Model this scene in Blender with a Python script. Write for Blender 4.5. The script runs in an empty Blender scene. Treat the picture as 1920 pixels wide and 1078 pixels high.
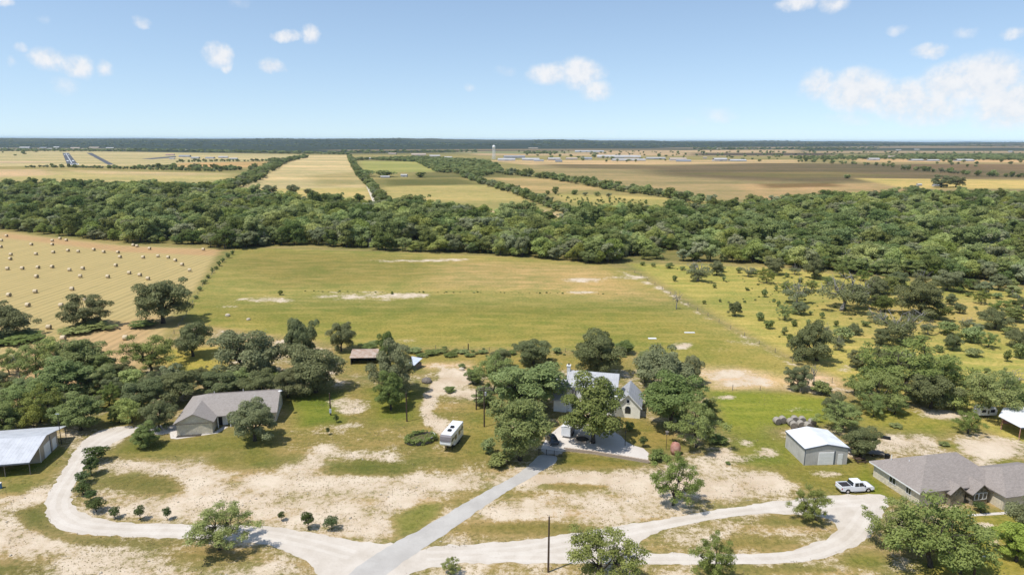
import bpy, bmesh, math, random
import numpy as np
from mathutils import Vector, Matrix, geometry
R = math.radians
scene = bpy.context.scene

# ------------------------------------------------------------------ camera, sky, sun, exposure
CAM_H, FOCAL_PX, PITCH, ROLL = 58.0, 1280.0, R(12.2), R(0.24)
cam_d = bpy.data.cameras.new('camera')
cam_d.lens = 24.0; cam_d.sensor_width = 36.0
cam_d.clip_start = 0.5; cam_d.clip_end = 90000
cam = bpy.data.objects.new('camera', cam_d); scene.collection.objects.link(cam)
cam.matrix_world = Matrix.Translation((0, 0, CAM_H)) @ Matrix.Rotation(R(90) - PITCH, 4, 'X') @ Matrix.Rotation(ROLL, 4, 'Z')
scene.camera = cam

SUN_EL, SUN_AZ = R(63), R(212)          # SUN_AZ: direction towards the sun, degrees from +X counter-clockwise
sun_dir = Vector((math.cos(SUN_EL)*math.cos(SUN_AZ), math.cos(SUN_EL)*math.sin(SUN_AZ), math.sin(SUN_EL)))
sun_l = bpy.data.lights.new('sun', 'SUN'); sun_l.energy = 4.6; sun_l.angle = R(0.53); sun_l.color = (1.0, 0.955, 0.89)
sun = bpy.data.objects.new('sun', sun_l); scene.collection.objects.link(sun)
sun.location = (0, 0, 400); sun.rotation_euler = sun_dir.to_track_quat('Z', 'Y').to_euler()

scene.view_settings.view_transform = 'Standard'; scene.view_settings.look = 'None'
scene.view_settings.exposure = 0.0; scene.view_settings.gamma = 1.0
scene.view_settings.use_curve_mapping = False
scene.cycles.max_bounces = 6; scene.cycles.diffuse_bounces = 3; scene.cycles.glossy_bounces = 2
scene.cycles.transmission_bounces = 3; scene.cycles.volume_bounces = 1; scene.cycles.transparent_max_bounces = 4
scene.cycles.caustics_reflective = False; scene.cycles.caustics_refractive = False
scene.cycles.use_denoising = True

# pixel of the photograph (1920 x 1078) -> point on the level z
def G(px, py, z=0.0):
    u, v = px - 960.0, py - 539.0
    c, s = math.cos(ROLL), math.sin(ROLL)
    dx, dy = (u*c + v*s)/FOCAL_PX, (-u*s + v*c)/FOCAL_PX
    Y = math.cos(PITCH) - dy*math.sin(PITCH); Z = min(-math.sin(PITCH) - dy*math.cos(PITCH), -.0035)      # nothing is placed beyond 17 km
    t = (z - CAM_H)/Z
    return (dx*t, Y*t)
def depth_of(x, y):                      # distance along the view axis of a ground point
    return y*math.cos(PITCH) + CAM_H*math.sin(PITCH)

def NN(nt, typ, **kw):
    n = nt.nodes.new(typ)
    for k, v in kw.items():
        if k.startswith('i_'):
            key = k[2:]; n.inputs[int(key) if key.isdigit() else key].default_value = v
        else: setattr(n, k, v)
    return n
def MATH(nt, op, a, b=None, c=None, clamp=False):
    n = nt.nodes.new('ShaderNodeMath'); n.operation = op; n.use_clamp = clamp
    for i, v in enumerate((a, b, c)):
        if v is None: continue
        if isinstance(v, (int, float)): n.inputs[i].default_value = v
        else: nt.links.new(v, n.inputs[i])
    return n.outputs[0]
def SMOOTH(nt, v, lo, hi):
    n = nt.nodes.new('ShaderNodeMapRange'); n.interpolation_type = 'SMOOTHSTEP'
    n.inputs[1].default_value = lo; n.inputs[2].default_value = hi
    nt.links.new(v, n.inputs[0]); return n.outputs[0]
def MIX(nt, fac, a, b, blend='MIX'):
    n = nt.nodes.new('ShaderNodeMix'); n.data_type = 'RGBA'; n.blend_type = blend
    for sock, v in ((n.inputs[0], fac), (n.inputs[6], a), (n.inputs[7], b)):
        if isinstance(v, (int, float)): sock.default_value = v
        elif isinstance(v, tuple): sock.default_value = v if len(v) == 4 else (*v, 1)
        else: nt.links.new(v, sock)
    return n.outputs[2]
def NOISE(nt, vec, scale, detail=4, rough=0.55, dist=0.0):
    n = nt.nodes.new('ShaderNodeTexNoise'); n.inputs['Scale'].default_value = scale
    n.inputs['Detail'].default_value = detail; n.inputs['Roughness'].default_value = rough
    n.inputs['Distortion'].default_value = dist
    if vec is not None: nt.links.new(vec, n.inputs['Vector'])
    return n.outputs[0]

# ---- sky: Nishita with a scatter of small fair-weather cumulus
world = bpy.data.worlds.new('World'); scene.world = world; world.use_nodes = True
wt = world.node_tree; wt.nodes.clear()
sky = NN(wt, 'ShaderNodeTexSky', sky_type='NISHITA', sun_disc=False, sun_elevation=SUN_EL,
         sun_rotation=R(90) - SUN_AZ, altitude=200, air_density=1.0, dust_density=0.3, ozone_density=2.5)
SKY_STRENGTH = 0.15
tc = NN(wt, 'ShaderNodeTexCoord')
lift = NN(wt, 'ShaderNodeVectorMath', operation='MULTIPLY_ADD'); wt.links.new(tc.outputs['Generated'], lift.inputs[0])
lift.inputs[1].default_value = (1, 1, .9); lift.inputs[2].default_value = (0, 0, .07)      # humid air: keep the low sky blue-white, not yellow
wt.links.new(lift.outputs[0], sky.inputs[0])
sep = NN(wt, 'ShaderNodeSeparateXYZ'); wt.links.new(tc.outputs['Generated'], sep.inputs[0])
dx_, dy_, dz_ = sep.outputs
w1 = NOISE(wt, tc.outputs['Generated'], 26, 6, 0.6); w2 = NOISE(wt, tc.outputs['Generated'], 31, 6, 0.6)
az = MATH(wt, 'ADD', MATH(wt, 'ARCTAN2', dx_, dy_), MATH(wt, 'MULTIPLY', MATH(wt, 'SUBTRACT', w1, 0.5), 0.035))
el = MATH(wt, 'ADD', MATH(wt, 'ARCSINE', dz_), MATH(wt, 'MULTIPLY', MATH(wt, 'SUBTRACT', w2, 0.5), 0.020))
def px_dir(px, py):
    u, v = px - 960.0, py - 539.0
    c, s = math.cos(ROLL), math.sin(ROLL)
    dx, dy = (u*c + v*s)/FOCAL_PX, (-u*s + v*c)/FOCAL_PX
    d = Vector((dx, math.cos(PITCH) - dy*math.sin(PITCH), -math.sin(PITCH) - dy*math.cos(PITCH))).normalized()
    return math.atan2(d.x, d.y), math.asin(d.z)
# the cumulus puffs: (x, y, half-width, half-height, density) of the direction each one stands in
PUFFS = [(88, 112, 38, 22, 1.0), (140, 124, 34, 24, 1.0), (198, 126, 20, 15, .7), (118, 158, 26, 20, .45), (40, 92, 15, 10, .6),
         (22, 118, 12, 10, .4), (8, 6, 18, 12, .7), (268, 42, 18, 14, .75), (408, 104, 26, 22, 1.05), (424, 124, 14, 12, .8),
         (540, 70, 26, 13, 1.0), (580, 66, 17, 20, 1.0), (510, 124, 27, 17, 1.05), (450, 4, 20, 12, .35), (86, 38, 16, 9, .3),
         (1030, 140, 40, 22, .95), (1090, 138, 46, 32, 1.1), (1115, 170, 34, 24, .85), (946, 136, 22, 10, .35), (877, 163, 12, 8, .45),
         (1495, 8, 40, 15, 1.0), (1560, 8, 34, 18, .95), (1738, 97, 36, 13, .95), (1808, 62, 24, 13, .5), (1896, 65, 27, 13, .85),
         (1680, 58, 22, 10, .55), (1540, 160, 44, 32, .95), (1612, 172, 70, 46, 1.25), (1690, 186, 70, 42, 1.1), (1780, 160, 80, 46, 1.15),
         (1850, 150, 90, 52, 1.3), (1890, 195, 90, 56, 1.2), (1740, 200, 100, 40, 1.0), (1600, 222, 60, 18, .45), (1350, 216, 36, 16, .5),
         (1290, 230, 26, 10, .3), (1135, 250, 24, 7, .25), (1960, 150, 70, 60, 1.0), (2040, 170, 80, 50, .9)]
mask = None
for (x, y, hw, hh, k) in PUFFS:
    a0, e0 = px_dir(x, y); a1, _ = px_dir(x + hw, y); _, e1 = px_dir(x, y - hh)
    qa = MATH(wt, 'MULTIPLY', MATH(wt, 'SUBTRACT', az, a0), 1/max(1e-4, a1 - a0))
    qe = MATH(wt, 'MULTIPLY', MATH(wt, 'SUBTRACT', el, e0), 1/max(1e-4, e1 - e0))
    q = MATH(wt, 'MULTIPLY_ADD', qa, qa, MATH(wt, 'MULTIPLY', qe, qe))
    m = MATH(wt, 'MULTIPLY', MATH(wt, 'SUBTRACT', 1.35, q), k*0.62)
    mask = m if mask is None else MATH(wt, 'MAXIMUM', mask, m)
mask = MATH(wt, 'MAXIMUM', mask, 0.0)
# the rest of the sky goes on with the same kind of cloud
mp = NN(wt, 'ShaderNodeMapping'); wt.links.new(tc.outputs['Generated'], mp.inputs[0]); mp.inputs['Scale'].default_value = (1, 1, 1.8)
gen = SMOOTH(wt, NOISE(wt, mp.outputs[0], 7.0, 7, 0.58), 0.585, 0.68)
out_az = SMOOTH(wt, MATH(wt, 'ABSOLUTE', az), 0.72, 0.85); out_el = SMOOTH(wt, el, 0.21, 0.27)
gen = MATH(wt, 'MULTIPLY', gen, MATH(wt, 'MAXIMUM', out_az, out_el))
gen = MATH(wt, 'MULTIPLY', gen, SMOOTH(wt, dz_, 0.0, 0.08))
fine = NOISE(wt, tc.outputs['Generated'], 60, 7, 0.62)
mask = MATH(wt, 'MULTIPLY', mask, MATH(wt, 'MULTIPLY_ADD', fine, 1.7, 0.05))
cm = MATH(wt, 'MAXIMUM', SMOOTH(wt, mask, 0.0, 0.88), gen)
ccol = MIX(wt, SMOOTH(wt, fine, 0.3, 0.65), (5.2, 5.5, 5.95), (6.2, 6.2, 6.3))
hsv = NN(wt, 'ShaderNodeHueSaturation', i_Hue=.492, i_Saturation=.92, i_Value=1.0); wt.links.new(sky.outputs[0], hsv.inputs['Color'])
skyc = MIX(wt, 1.0, hsv.outputs[0], (1.07, 1.03, 1.05), 'MULTIPLY')
final = MIX(wt, MATH(wt, 'MULTIPLY', cm, 0.9), skyc, ccol)
bg = NN(wt, 'ShaderNodeBackground', i_Strength=SKY_STRENGTH); wt.links.new(final, bg.inputs[0])
wo = NN(wt, 'ShaderNodeOutputWorld'); wt.links.new(bg.outputs[0], wo.inputs[0])

# ------------------------------------------------------------------ helpers
COL = scene.collection
def lin(c):
    def f(v):
        v /= 255.0
        return v/12.92 if v <= 0.04045 else ((v + 0.055)/1.055)**2.4
    return tuple(f(v) for v in c)
ALB = 0.72                                # appearance in sunlight -> surface colour
def alb(*c): return tuple(v*ALB for v in lin(c))

def link(o, parent=None):
    COL.objects.link(o)
    if parent is not None: o.parent = parent
    return o
def tag(o, label=None, cat=None, group=None, kind=None):
    if label: o['label'] = label
    if cat: o['category'] = cat
    if group: o['group'] = group
    if kind: o['kind'] = kind
    return o
def empty(name, loc=(0, 0, 0), rz=0.0, label=None, cat=None, group=None):
    o = bpy.data.objects.new(name, None); o.empty_display_size = 0.3
    o.location = loc; o.rotation_euler = (0, 0, rz); link(o)
    return tag(o, label, cat, group)
def mesh_np(name, V, F4=None, F3=None, mat=None):
    V = np.asarray(V, dtype=np.float32).reshape(-1, 3)
    F4 = np.zeros((0, 4), np.int32) if F4 is None else np.asarray(F4, np.int32)
    F3 = np.zeros((0, 3), np.int32) if F3 is None else np.asarray(F3, np.int32)
    me = bpy.data.meshes.new(name)
    me.vertices.add(len(V)); me.vertices.foreach_set('co', V.ravel())
    nl = F4.size + F3.size; me.loops.add(nl); me.polygons.add(len(F4) + len(F3))
    me.loops.foreach_set('vertex_index', np.concatenate([F4.ravel(), F3.ravel()]).astype(np.int32))
    st = np.concatenate([np.arange(len(F4))*4, F4.size + np.arange(len(F3))*3]).astype(np.int32)
    me.polygons.foreach_set('loop_start', st)
    me.update(calc_edges=True)
    if mat: me.materials.append(mat)
    return me
class MB:
    """collects faces and links them as one mesh object"""
    def __init__(self): self.v = []; self.f = []
    def poly(self, pts):
        n = len(self.v); self.v += [tuple(p) for p in pts]; self.f.append(list(range(n, n + len(pts))))
    def box(self, x0, x1, y0, y1, z0, z1):
        n = len(self.v)
        self.v += [(x0,y0,z0),(x1,y0,z0),(x1,y1,z0),(x0,y1,z0),(x0,y0,z1),(x1,y0,z1),(x1,y1,z1),(x0,y1,z1)]
        self.f += [[n+a for a in q] for q in ((3,2,1,0),(4,5,6,7),(0,1,5,4),(1,2,6,5),(2,3,7,6),(3,0,4,7))]
        return self
    def slab(self, top, th):                # polygons of a top surface given thickness downwards
        for pts in top:
            n = len(self.v); k = len(pts)
            self.v += [tuple(p) for p in pts] + [(p[0], p[1], p[2]-th) for p in pts]
            self.f.append([n+i for i in range(k)]); self.f.append([n+k+i for i in reversed(range(k))])
            for i in range(k):
                j = (i+1) % k; self.f.append([n+i, n+k+i, n+k+j, n+j])
        return self
    def prism(self, prof, axis, a0, a1):    # closed profile swept along 'x' or 'y'
        n = len(self.v); k = len(prof)
        for a in (a0, a1):
            for (p, q) in prof: self.v.append((a, p, q) if axis == 'x' else (p, a, q))
        self.f.append([n+i for i in range(k)]); self.f.append([n+k+i for i in reversed(range(k))])
        for i in range(k):
            j = (i+1) % k; self.f.append([n+i, n+k+i, n+k+j, n+j])
        return self
    def tube(self, pts, radii, seg=8, cap=True):
        n0 = len(self.v); m = len(pts)
        for i, p in enumerate(pts):
            p = Vector(p)
            d = (Vector(pts[min(i+1, m-1)]) - Vector(pts[max(i-1, 0)])).normalized()
            a = d.orthogonal().normalized(); b = d.cross(a)
            for s in range(seg):
                t = 2*math.pi*s/seg; q = p + (a*math.cos(t) + b*math.sin(t))*radii[i]
                self.v.append(tuple(q))
        for i in range(m-1):
            for s in range(seg):
                s2 = (s+1) % seg
                self.f.append([n0+i*seg+s, n0+i*seg+s2, n0+(i+1)*seg+s2, n0+(i+1)*seg+s])
        if cap:
            self.f.append([n0+s for s in reversed(range(seg))]); self.f.append([n0+(m-1)*seg+s for s in range(seg)])
        return self
    def lathe(self, prof, seg=16, c=(0, 0, 0)):
        n0 = len(self.v); m = len(prof)
        for (r, z) in prof:
            for s in range(seg):
                t = 2*math.pi*s/seg; self.v.append((c[0]+r*math.cos(t), c[1]+r*math.sin(t), c[2]+z))
        for i in range(m-1):
            for s in range(seg):
                s2 = (s+1) % seg
                self.f.append([n0+i*seg+s, n0+i*seg+s2, n0+(i+1)*seg+s2, n0+(i+1)*seg+s])
        self.f.append([n0+s for s in reversed(range(seg))]); self.f.append([n0+(m-1)*seg+s for s in range(seg)])
        return self
    def mesh(self, name, mat, smooth=False, bevel=0.0):
        me = bpy.data.meshes.new(name); me.from_pydata(self.v, [], self.f); me.materials.append(mat)
        bm = bmesh.new(); bm.from_mesh(me)
        bmesh.ops.recalc_face_normals(bm, faces=bm.faces)
        if bevel > 0:
            bmesh.ops.remove_doubles(bm, verts=bm.verts, dist=1e-4)
            bmesh.ops.bevel(bm, geom=[e for e in bm.edges], offset=bevel, segments=2, affect='EDGES', clamp_overlap=True)
        bm.to_mesh(me); bm.free()
        if smooth:
            me.polygons.foreach_set('use_smooth', [True]*len(me.polygons))
        return me
    def build(self, name, mat, parent=None, smooth=False, bevel=0.0, loc=None, rz=0.0):
        o = bpy.data.objects.new(name, self.mesh(name, mat, smooth, bevel))
        if loc is not None: o.location = loc; o.rotation_euler = (0, 0, rz)
        return link(o, parent)
def copy_tree(root, parent=None):
    c = root.copy(); link(c, parent)
    for ch in list(root.children):
        d = ch.copy(); link(d, c)
        for g in list(ch.children): link(g.copy(), d)
    return c

# ------------------------------------------------------------------ materials
def new_mat(name):
    m = bpy.data.materials.new(name); m.use_nodes = True; nt = m.node_tree; nt.nodes.clear()
    out = NN(nt, 'ShaderNodeOutputMaterial'); return m, nt, out
def surf(name, col, rough=0.7, var=0.15, scale=1.5, metallic=0.0, spec=0.3, bump=0.0, bscale=8.0, col2=None, coord='Object'):
    m, nt, out = new_mat(name)
    b = NN(nt, 'ShaderNodeBsdfPrincipled'); b.inputs['Roughness'].default_value = rough
    b.inputs['Metallic'].default_value = metallic; b.inputs['Specular IOR Level'].default_value = spec
    t = NN(nt, 'ShaderNodeTexCoord'); v = t.outputs[coord]
    n1 = NOISE(nt, v, scale, 6, 0.65)
    c2 = col2 if col2 else tuple(max(0, x*(1-2*var)) for x in col)
    nt.links.new(MIX(nt, SMOOTH(nt, n1, 0.3, 0.75), col, c2), b.inputs['Base Color'])
    if bump > 0:
        bp = NN(nt, 'ShaderNodeBump', i_Strength=bump, i_Distance=0.05)
        nt.links.new(NOISE(nt, v, bscale, 5, 0.6), bp.inputs['Height']); nt.links.new(bp.outputs[0], b.inputs['Normal'])
    nt.links.new(b.outputs[0], out.inputs[0]); return m
def ribbed(name, col, pitch=0.3, axis=0, rough=0.45, metallic=0.0, var=0.1, spec=0.4):
    m, nt, out = new_mat(name)
    b = NN(nt, 'ShaderNodeBsdfPrincipled'); b.inputs['Roughness'].default_value = rough; b.inputs['Metallic'].default_value = metallic
    b.inputs['Specular IOR Level'].default_value = spec
    t = NN(nt, 'ShaderNodeTexCoord'); s = NN(nt, 'ShaderNodeSeparateXYZ'); nt.links.new(t.outputs['Object'], s.inputs[0])
    w = MATH(nt, 'PINGPONG', s.outputs[axis], pitch/2)
    ridge = SMOOTH(nt, w, pitch*0.36, pitch*0.46)
    n1 = NOISE(nt, t.outputs['Object'], 0.7, 6, 0.6)
    c = MIX(nt, SMOOTH(nt, n1, 0.35, 0.75), col, tuple(x*(1-2*var) for x in col))
    nt.links.new(c, b.inputs['Base Color'])
    bp = NN(nt, 'ShaderNodeBump', i_Strength=0.8, i_Distance=0.03); nt.links.new(ridge, bp.inputs['Height'])
    nt.links.new(bp.outputs[0], b.inputs['Normal']); nt.links.new(b.outputs[0], out.inputs[0]); return m
def shingles(name, c1, c2):
    m, nt, out = new_mat(name)
    b = NN(nt, 'ShaderNodeBsdfPrincipled'); b.inputs['Roughness'].default_value = 0.9; b.inputs['Specular IOR Level'].default_value = 0.15
    t = NN(nt, 'ShaderNodeTexCoord'); v = t.outputs['Object']
    vor = NN(nt, 'ShaderNodeTexVoronoi', i_Scale=3.2); mp = NN(nt, 'ShaderNodeMapping'); mp.inputs['Scale'].default_value = (1, 2.2, 2.2)
    nt.links.new(v, mp.inputs[0]); nt.links.new(mp.outputs[0], vor.inputs['Vector'])
    r = NN(nt, 'ShaderNodeSeparateColor'); nt.links.new(vor.outputs['Color'], r.inputs[0])
    f = MATH(nt, 'MULTIPLY_ADD', r.outputs[0], 0.55, MATH(nt, 'MULTIPLY', NOISE(nt, v, 0.5, 6, 0.65), 0.45))
    nt.links.new(MIX(nt, f, c1, c2), b.inputs['Base Color'])
    bp = NN(nt, 'ShaderNodeBump', i_Strength=0.35, i_Distance=0.03); nt.links.new(r.outputs[1], bp.inputs['Height'])
    nt.links.new(bp.outputs[0], b.inputs['Normal']); nt.links.new(b.outputs[0], out.inputs[0]); return m
def stonework(name, c1, c2, mortar, scale=2.6):
    m, nt, out = new_mat(name)
    b = NN(nt, 'ShaderNodeBsdfPrincipled'); b.inputs['Roughness'].default_value = 0.9
    t = NN(nt, 'ShaderNodeTexCoord'); v = t.outputs['Object']
    vor = NN(nt, 'ShaderNodeTexVoronoi', i_Scale=scale); ve = NN(nt, 'ShaderNodeTexVoronoi', i_Scale=scale, feature='DISTANCE_TO_EDGE')
    nt.links.new(v, vor.inputs['Vector']); nt.links.new(v, ve.inputs['Vector'])
    r = NN(nt, 'ShaderNodeSeparateColor'); nt.links.new(vor.outputs['Color'], r.inputs[0])
    c = MIX(nt, r.outputs[0], c1, c2); e = SMOOTH(nt, ve.outputs['Distance'], 0.02, 0.07)
    nt.links.new(MIX(nt, e, mortar, c), b.inputs['Base Color'])
    bp = NN(nt, 'ShaderNodeBump', i_Strength=0.5, i_Distance=0.03); nt.links.new(e, bp.inputs['Height'])
    nt.links.new(bp.outputs[0], b.inputs['Normal']); nt.links.new(b.outputs[0], out.inputs[0]); return m
def leaf_mat(name, c1, c2, trans=0.3, dv=0.35):
    m, nt, out = new_mat(name)
    at = NN(nt, 'ShaderNodeAttribute', attribute_name='tint'); oi = NN(nt, 'ShaderNodeObjectInfo')
    c = MIX(nt, at.outputs['Fac'], c1, c2)
    hs = NN(nt, 'ShaderNodeHueSaturation'); nt.links.new(c, hs.inputs['Color'])
    nt.links.new(MATH(nt, 'MULTIPLY_ADD', oi.outputs['Random'], 0.034, 0.474), hs.inputs['Hue'])
    rr = MATH(nt, 'FRACT', MATH(nt, 'MULTIPLY', oi.outputs['Random'], 17.31))
    nt.links.new(MATH(nt, 'MULTIPLY_ADD', rr, dv, 1.0 - dv/2), hs.inputs['Value'])
    nt.links.new(MATH(nt, 'MULTIPLY_ADD', rr, -0.2, 1.08), hs.inputs['Saturation'])
    b = NN(nt, 'ShaderNodeBsdfPrincipled'); b.inputs['Roughness'].default_value = 0.6; b.inputs['Specular IOR Level'].default_value = 0.1
    tr = NN(nt, 'ShaderNodeBsdfTranslucent'); mx = NN(nt, 'ShaderNodeMixShader', i_Fac=trans)
    nt.links.new(hs.outputs[0], b.inputs['Base Color']); nt.links.new(hs.outputs[0], tr.inputs[0])
    nt.links.new(b.outputs[0], mx.inputs[1]); nt.links.new(tr.outputs[0], mx.inputs[2]); nt.links.new(mx.outputs[0], out.inputs[0])
    return m
M = {}
M['bark'] = surf('bark', (.085, .07, .055), .95, .3, 3, bump=.5)
M['dead_wood'] = surf('dead_wood', (.30, .28, .25), .9, .2, 3)
M['leaf_oak'] = leaf_mat('leaf_oak', (0.131, 0.153, 0.062), (0.284, 0.311, 0.145))
M['leaf_pecan'] = leaf_mat('leaf_pecan', (.135, .185, .055), (.32, .375, .135))
M['leaf_mesquite'] = leaf_mat('leaf_mesquite', (0.137, 0.186, 0.045), (0.347, 0.412, 0.130))
M['leaf_lime'] = leaf_mat('leaf_lime', (0.2, 0.3, 0.03), (0.42, 0.5, 0.09))
M['leaf_citrus'] = leaf_mat('leaf_citrus', (0.06, 0.09, 0.028), (0.13, 0.175, 0.055))
M['leaf_forest'] = leaf_mat('leaf_forest', (0.121, 0.161, 0.050), (0.333, 0.391, 0.127), dv=.8)
M['leaf_forest_light'] = leaf_mat('leaf_forest_light', (0.196, 0.248, 0.061), (0.460, 0.521, 0.154), dv=.6)
M['leaf_forest_grey'] = leaf_mat('leaf_forest_grey', (0.172, 0.192, 0.094), (0.391, 0.422, 0.220), dv=.6)
M['leaf_forest_dark'] = leaf_mat('leaf_forest_dark', (0.098, 0.143, 0.044), (0.253, 0.322, 0.099), dv=.5)
M['leaf_shrub'] = leaf_mat('leaf_shrub', (0.142, 0.186, 0.050), (0.315, 0.373, 0.130), dv=.5)
M['leaf_weed'] = leaf_mat('leaf_weed', (.20, .19, .085), (.46, .39, .23), .35)
M['leaf_scrub'] = leaf_mat('leaf_scrub', (.24, .25, .08), (.42, .40, .16), .4)
M['metal_roof_white'] = ribbed('metal_roof_white', (.78, .79, .80), .6, 0, .35)
M['metal_roof_grey'] = ribbed('metal_roof_grey', (.45, .455, .475), .45, 0, .4)
M['metal_roof_blue_grey'] = ribbed('metal_roof_blue_grey', (.56, .57, .59), .6, 0, .4)
M['metal_wall_grey'] = ribbed('metal_wall_grey', (.50, .485, .46), .3, 0)
M['metal_wall_grey_y'] = ribbed('metal_wall_grey_y', (.54, .525, .50), .3, 1)
M['metal_wall_tan'] = ribbed('metal_wall_tan', (.42, .36, .28), .3, 1)
M['rusty_tin'] = surf('rusty_tin', (.48, .40, .34), .7, .2, .8, col2=(.30, .17, .10))
M['trim_slate'] = surf('trim_slate', (.13, .15, .18), .5, .1)
M['white_paint'] = surf('white_paint', (.78, .78, .76), .5, .05, 1)
M['cream_paint'] = surf('cream_paint', (.88, .85, .75), .6, .06, .8)
M['shingle_grey'] = shingles('shingle_grey', (.25, .22, .195), (.36, .325, .295))
M['shingle_brown'] = shingles('shingle_brown', (.22, .19, .17), (.34, .30, .27))
M['limestone'] = stonework('limestone', (.56, .50, .37), (.70, .63, .49), (.50, .46, .40), 2.2)
M['fieldstone'] = stonework('fieldstone', (.12, .10, .06), (.30, .25, .16), (.26, .24, .2), 2.4)
M['wall_block'] = stonework('wall_block', (.42, .32, .24), (.56, .46, .36), (.34, .28, .22), 2.0)
M['glass'] = surf('glass', (.02, .028, .04), .06, .1, 2, spec=.8)
M['dark'] = surf('dark', (.022, .022, .024), .7, .2)
M['black_metal'] = surf('black_metal', (.02, .02, .022), .45, .2)
M['concrete'] = surf('concrete', (.52, .48, .43), .9, .1, .5, bump=.2, coord='Object')
M['wood_pole'] = surf('wood_pole', (.10, .065, .045), .9, .25, 4)
M['old_wood'] = surf('old_wood', (.22, .19, .16), .9, .25, 4)
M['galvanised'] = surf('galvanised', (.50, .52, .54), .4, .15, 2, metallic=.5)
M['wire'] = surf('wire', (.35, .34, .33), .5, .1, metallic=.6)
M['chrome'] = surf('chrome', (.55, .55, .56), .25, .05, metallic=.9)
M['tyre'] = surf('tyre', (.018, .018, .018), .85, .1)
M['car_white'] = surf('car_white', (.80, .81, .83), .22, .03, .6, spec=.6)
M['car_dark'] = surf('car_dark', (.06, .07, .09), .2, .05, .6, spec=.6)
M['bed_liner'] = surf('bed_liner', (.035, .03, .035), .8, .2)
M['rv_stripe'] = surf('rv_stripe', (.20, .18, .19), .35, .1)
M['rust_red'] = surf('rust_red', (.34, .13, .09), .75, .2, 1.2, col2=(.50, .32, .26))
M['light_red'] = surf('light_red', (.4, .02, .02), .3, .05)
M['bale_side'] = surf('bale_side', (.68, .56, .38), .95, .12, 6, bump=.3, bscale=14)
M['bale_end'] = surf('bale_end', (.36, .29, .18), .95, .25, 7, bump=.6, bscale=14)
M['bale_old'] = surf('bale_old', (.40, .36, .30), .95, .2, 6, bump=.6, bscale=14)
M['bale_old_end'] = surf('bale_old_end', (.24, .21, .18), .95, .25, 7, bump=.6, bscale=14)
M['stone_pale'] = surf('stone_pale', (.62, .54, .42), .95, .2, 2, bump=.4)
M['blue_plastic'] = surf('blue_plastic', (.08, .22, .42), .4, .1)
M['far_white'] = surf('far_white', (.46, .45, .43), .6, .1, .05)
M['far_grey'] = surf('far_grey', (.30, .31, .33), .6, .1, .05)
M['far_tan'] = surf('far_tan', (.46, .38, .30), .7, .1, .05)
M['far_red'] = surf('far_red', (.44, .26, .20), .7, .1, .05)
M['sky_blue_metal'] = ribbed('sky_blue_metal', (.55, .60, .68), .6, 0, .35)

# ------------------------------------------------------------------ ground: fields, lawns, bare caliche
rs = np.random.RandomState(7)
LAT = rs.rand(256, 256)
def vnoise(x, y):
    xi = np.floor(x).astype(int); yi = np.floor(y).astype(int); fx = x - xi; fy = y - yi
    fx = fx*fx*(3-2*fx); fy = fy*fy*(3-2*fy)
    a = LAT[xi & 255, yi & 255]; b = LAT[(xi+1) & 255, yi & 255]; c = LAT[xi & 255, (yi+1) & 255]; d = LAT[(xi+1) & 255, (yi+1) & 255]
    return (a*(1-fx)+b*fx)*(1-fy) + (c*(1-fx)+d*fx)*fy
def fbm(x, y, o=4):
    s = 0; a = 0.5; t = 0
    for i in range(o):
        s = s + a*vnoise(x*2**i + 17.3*i, y*2**i + 9.1*i); t += a; a *= 0.55
    return s/t
def ell(cx, cy, rx, ry, n=14): return [(cx+rx*math.cos(2*math.pi*i/n), cy+ry*math.sin(2*math.pi*i/n)) for i in range(n)]
def W(pts): return [G(*p) for p in pts]
def poly_mask(X, Y, poly, feather):
    """1 inside, 0 outside, soft over +-feather metres"""
    P = np.array(poly); x0, y0 = P.min(0) - feather; x1, y1 = P.max(0) + feather
    idx = np.nonzero((X > x0) & (X < x1) & (Y > y0) & (Y < y1))[0]
    out = np.zeros(len(X), np.float32)
    if len(idx) == 0: return out
    x = X[idx]; y = Y[idx]; inside = np.zeros(len(idx), bool); d2 = np.full(len(idx), 1e18)
    n = len(P)
    for i in range(n):
        ax, ay = P[i]; bx, by = P[(i+1) % n]
        if ay != by:
            cr = ((ay > y) != (by > y)) & (x < (bx-ax)*(y-ay)/(by-ay) + ax); inside ^= cr
        ex, ey = bx-ax, by-ay; L = ex*ex+ey*ey + 1e-9
        t = np.clip(((x-ax)*ex + (y-ay)*ey)/L, 0, 1)
        d2 = np.minimum(d2, (x-ax-t*ex)**2 + (y-ay-t*ey)**2)
    sd = np.where(inside, 1, -1)*np.sqrt(d2)
    k = np.clip(sd/feather*0.5 + 0.5, 0, 1); out[idx] = k*k*(3-2*k); return out

HAY = [(-20, 430), (0, 434), (60, 441), (230, 460), (380, 466), (412, 468), (392, 502), (364, 545), (330, 590), (300, 640), (262, 690), (150, 740), (-20, 790)]
PASTURE = [(440, 464), (700, 472), (960, 482), (1130, 495), (1190, 512), (1290, 575), (1370, 620), (1560, 722), (1480, 735), (1330, 735), (1300, 700), (1190, 660), (680, 652), (345, 605), (368, 548), (416, 490)]
FOREST = [(-260, 358), (0, 360), (160, 356), (300, 361), (410, 358), (450, 370), (560, 384), (690, 393), (760, 397), (860, 405), (960, 415), (1090, 413), (1200, 408), (1340, 405), (1400, 393), (1560, 384), (1640, 381), (1720, 376), (1920, 376), (2200, 376),
          (2200, 560), (1920, 536), (1840, 524), (1700, 520), (1540, 506), (1430, 497), (1350, 492), (1200, 489), (1140, 499), (960, 480), (700, 469), (560, 458), (470, 466), (430, 468), (380, 463), (230, 455), (60, 437), (0, 429), (-260, 415)]
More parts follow.
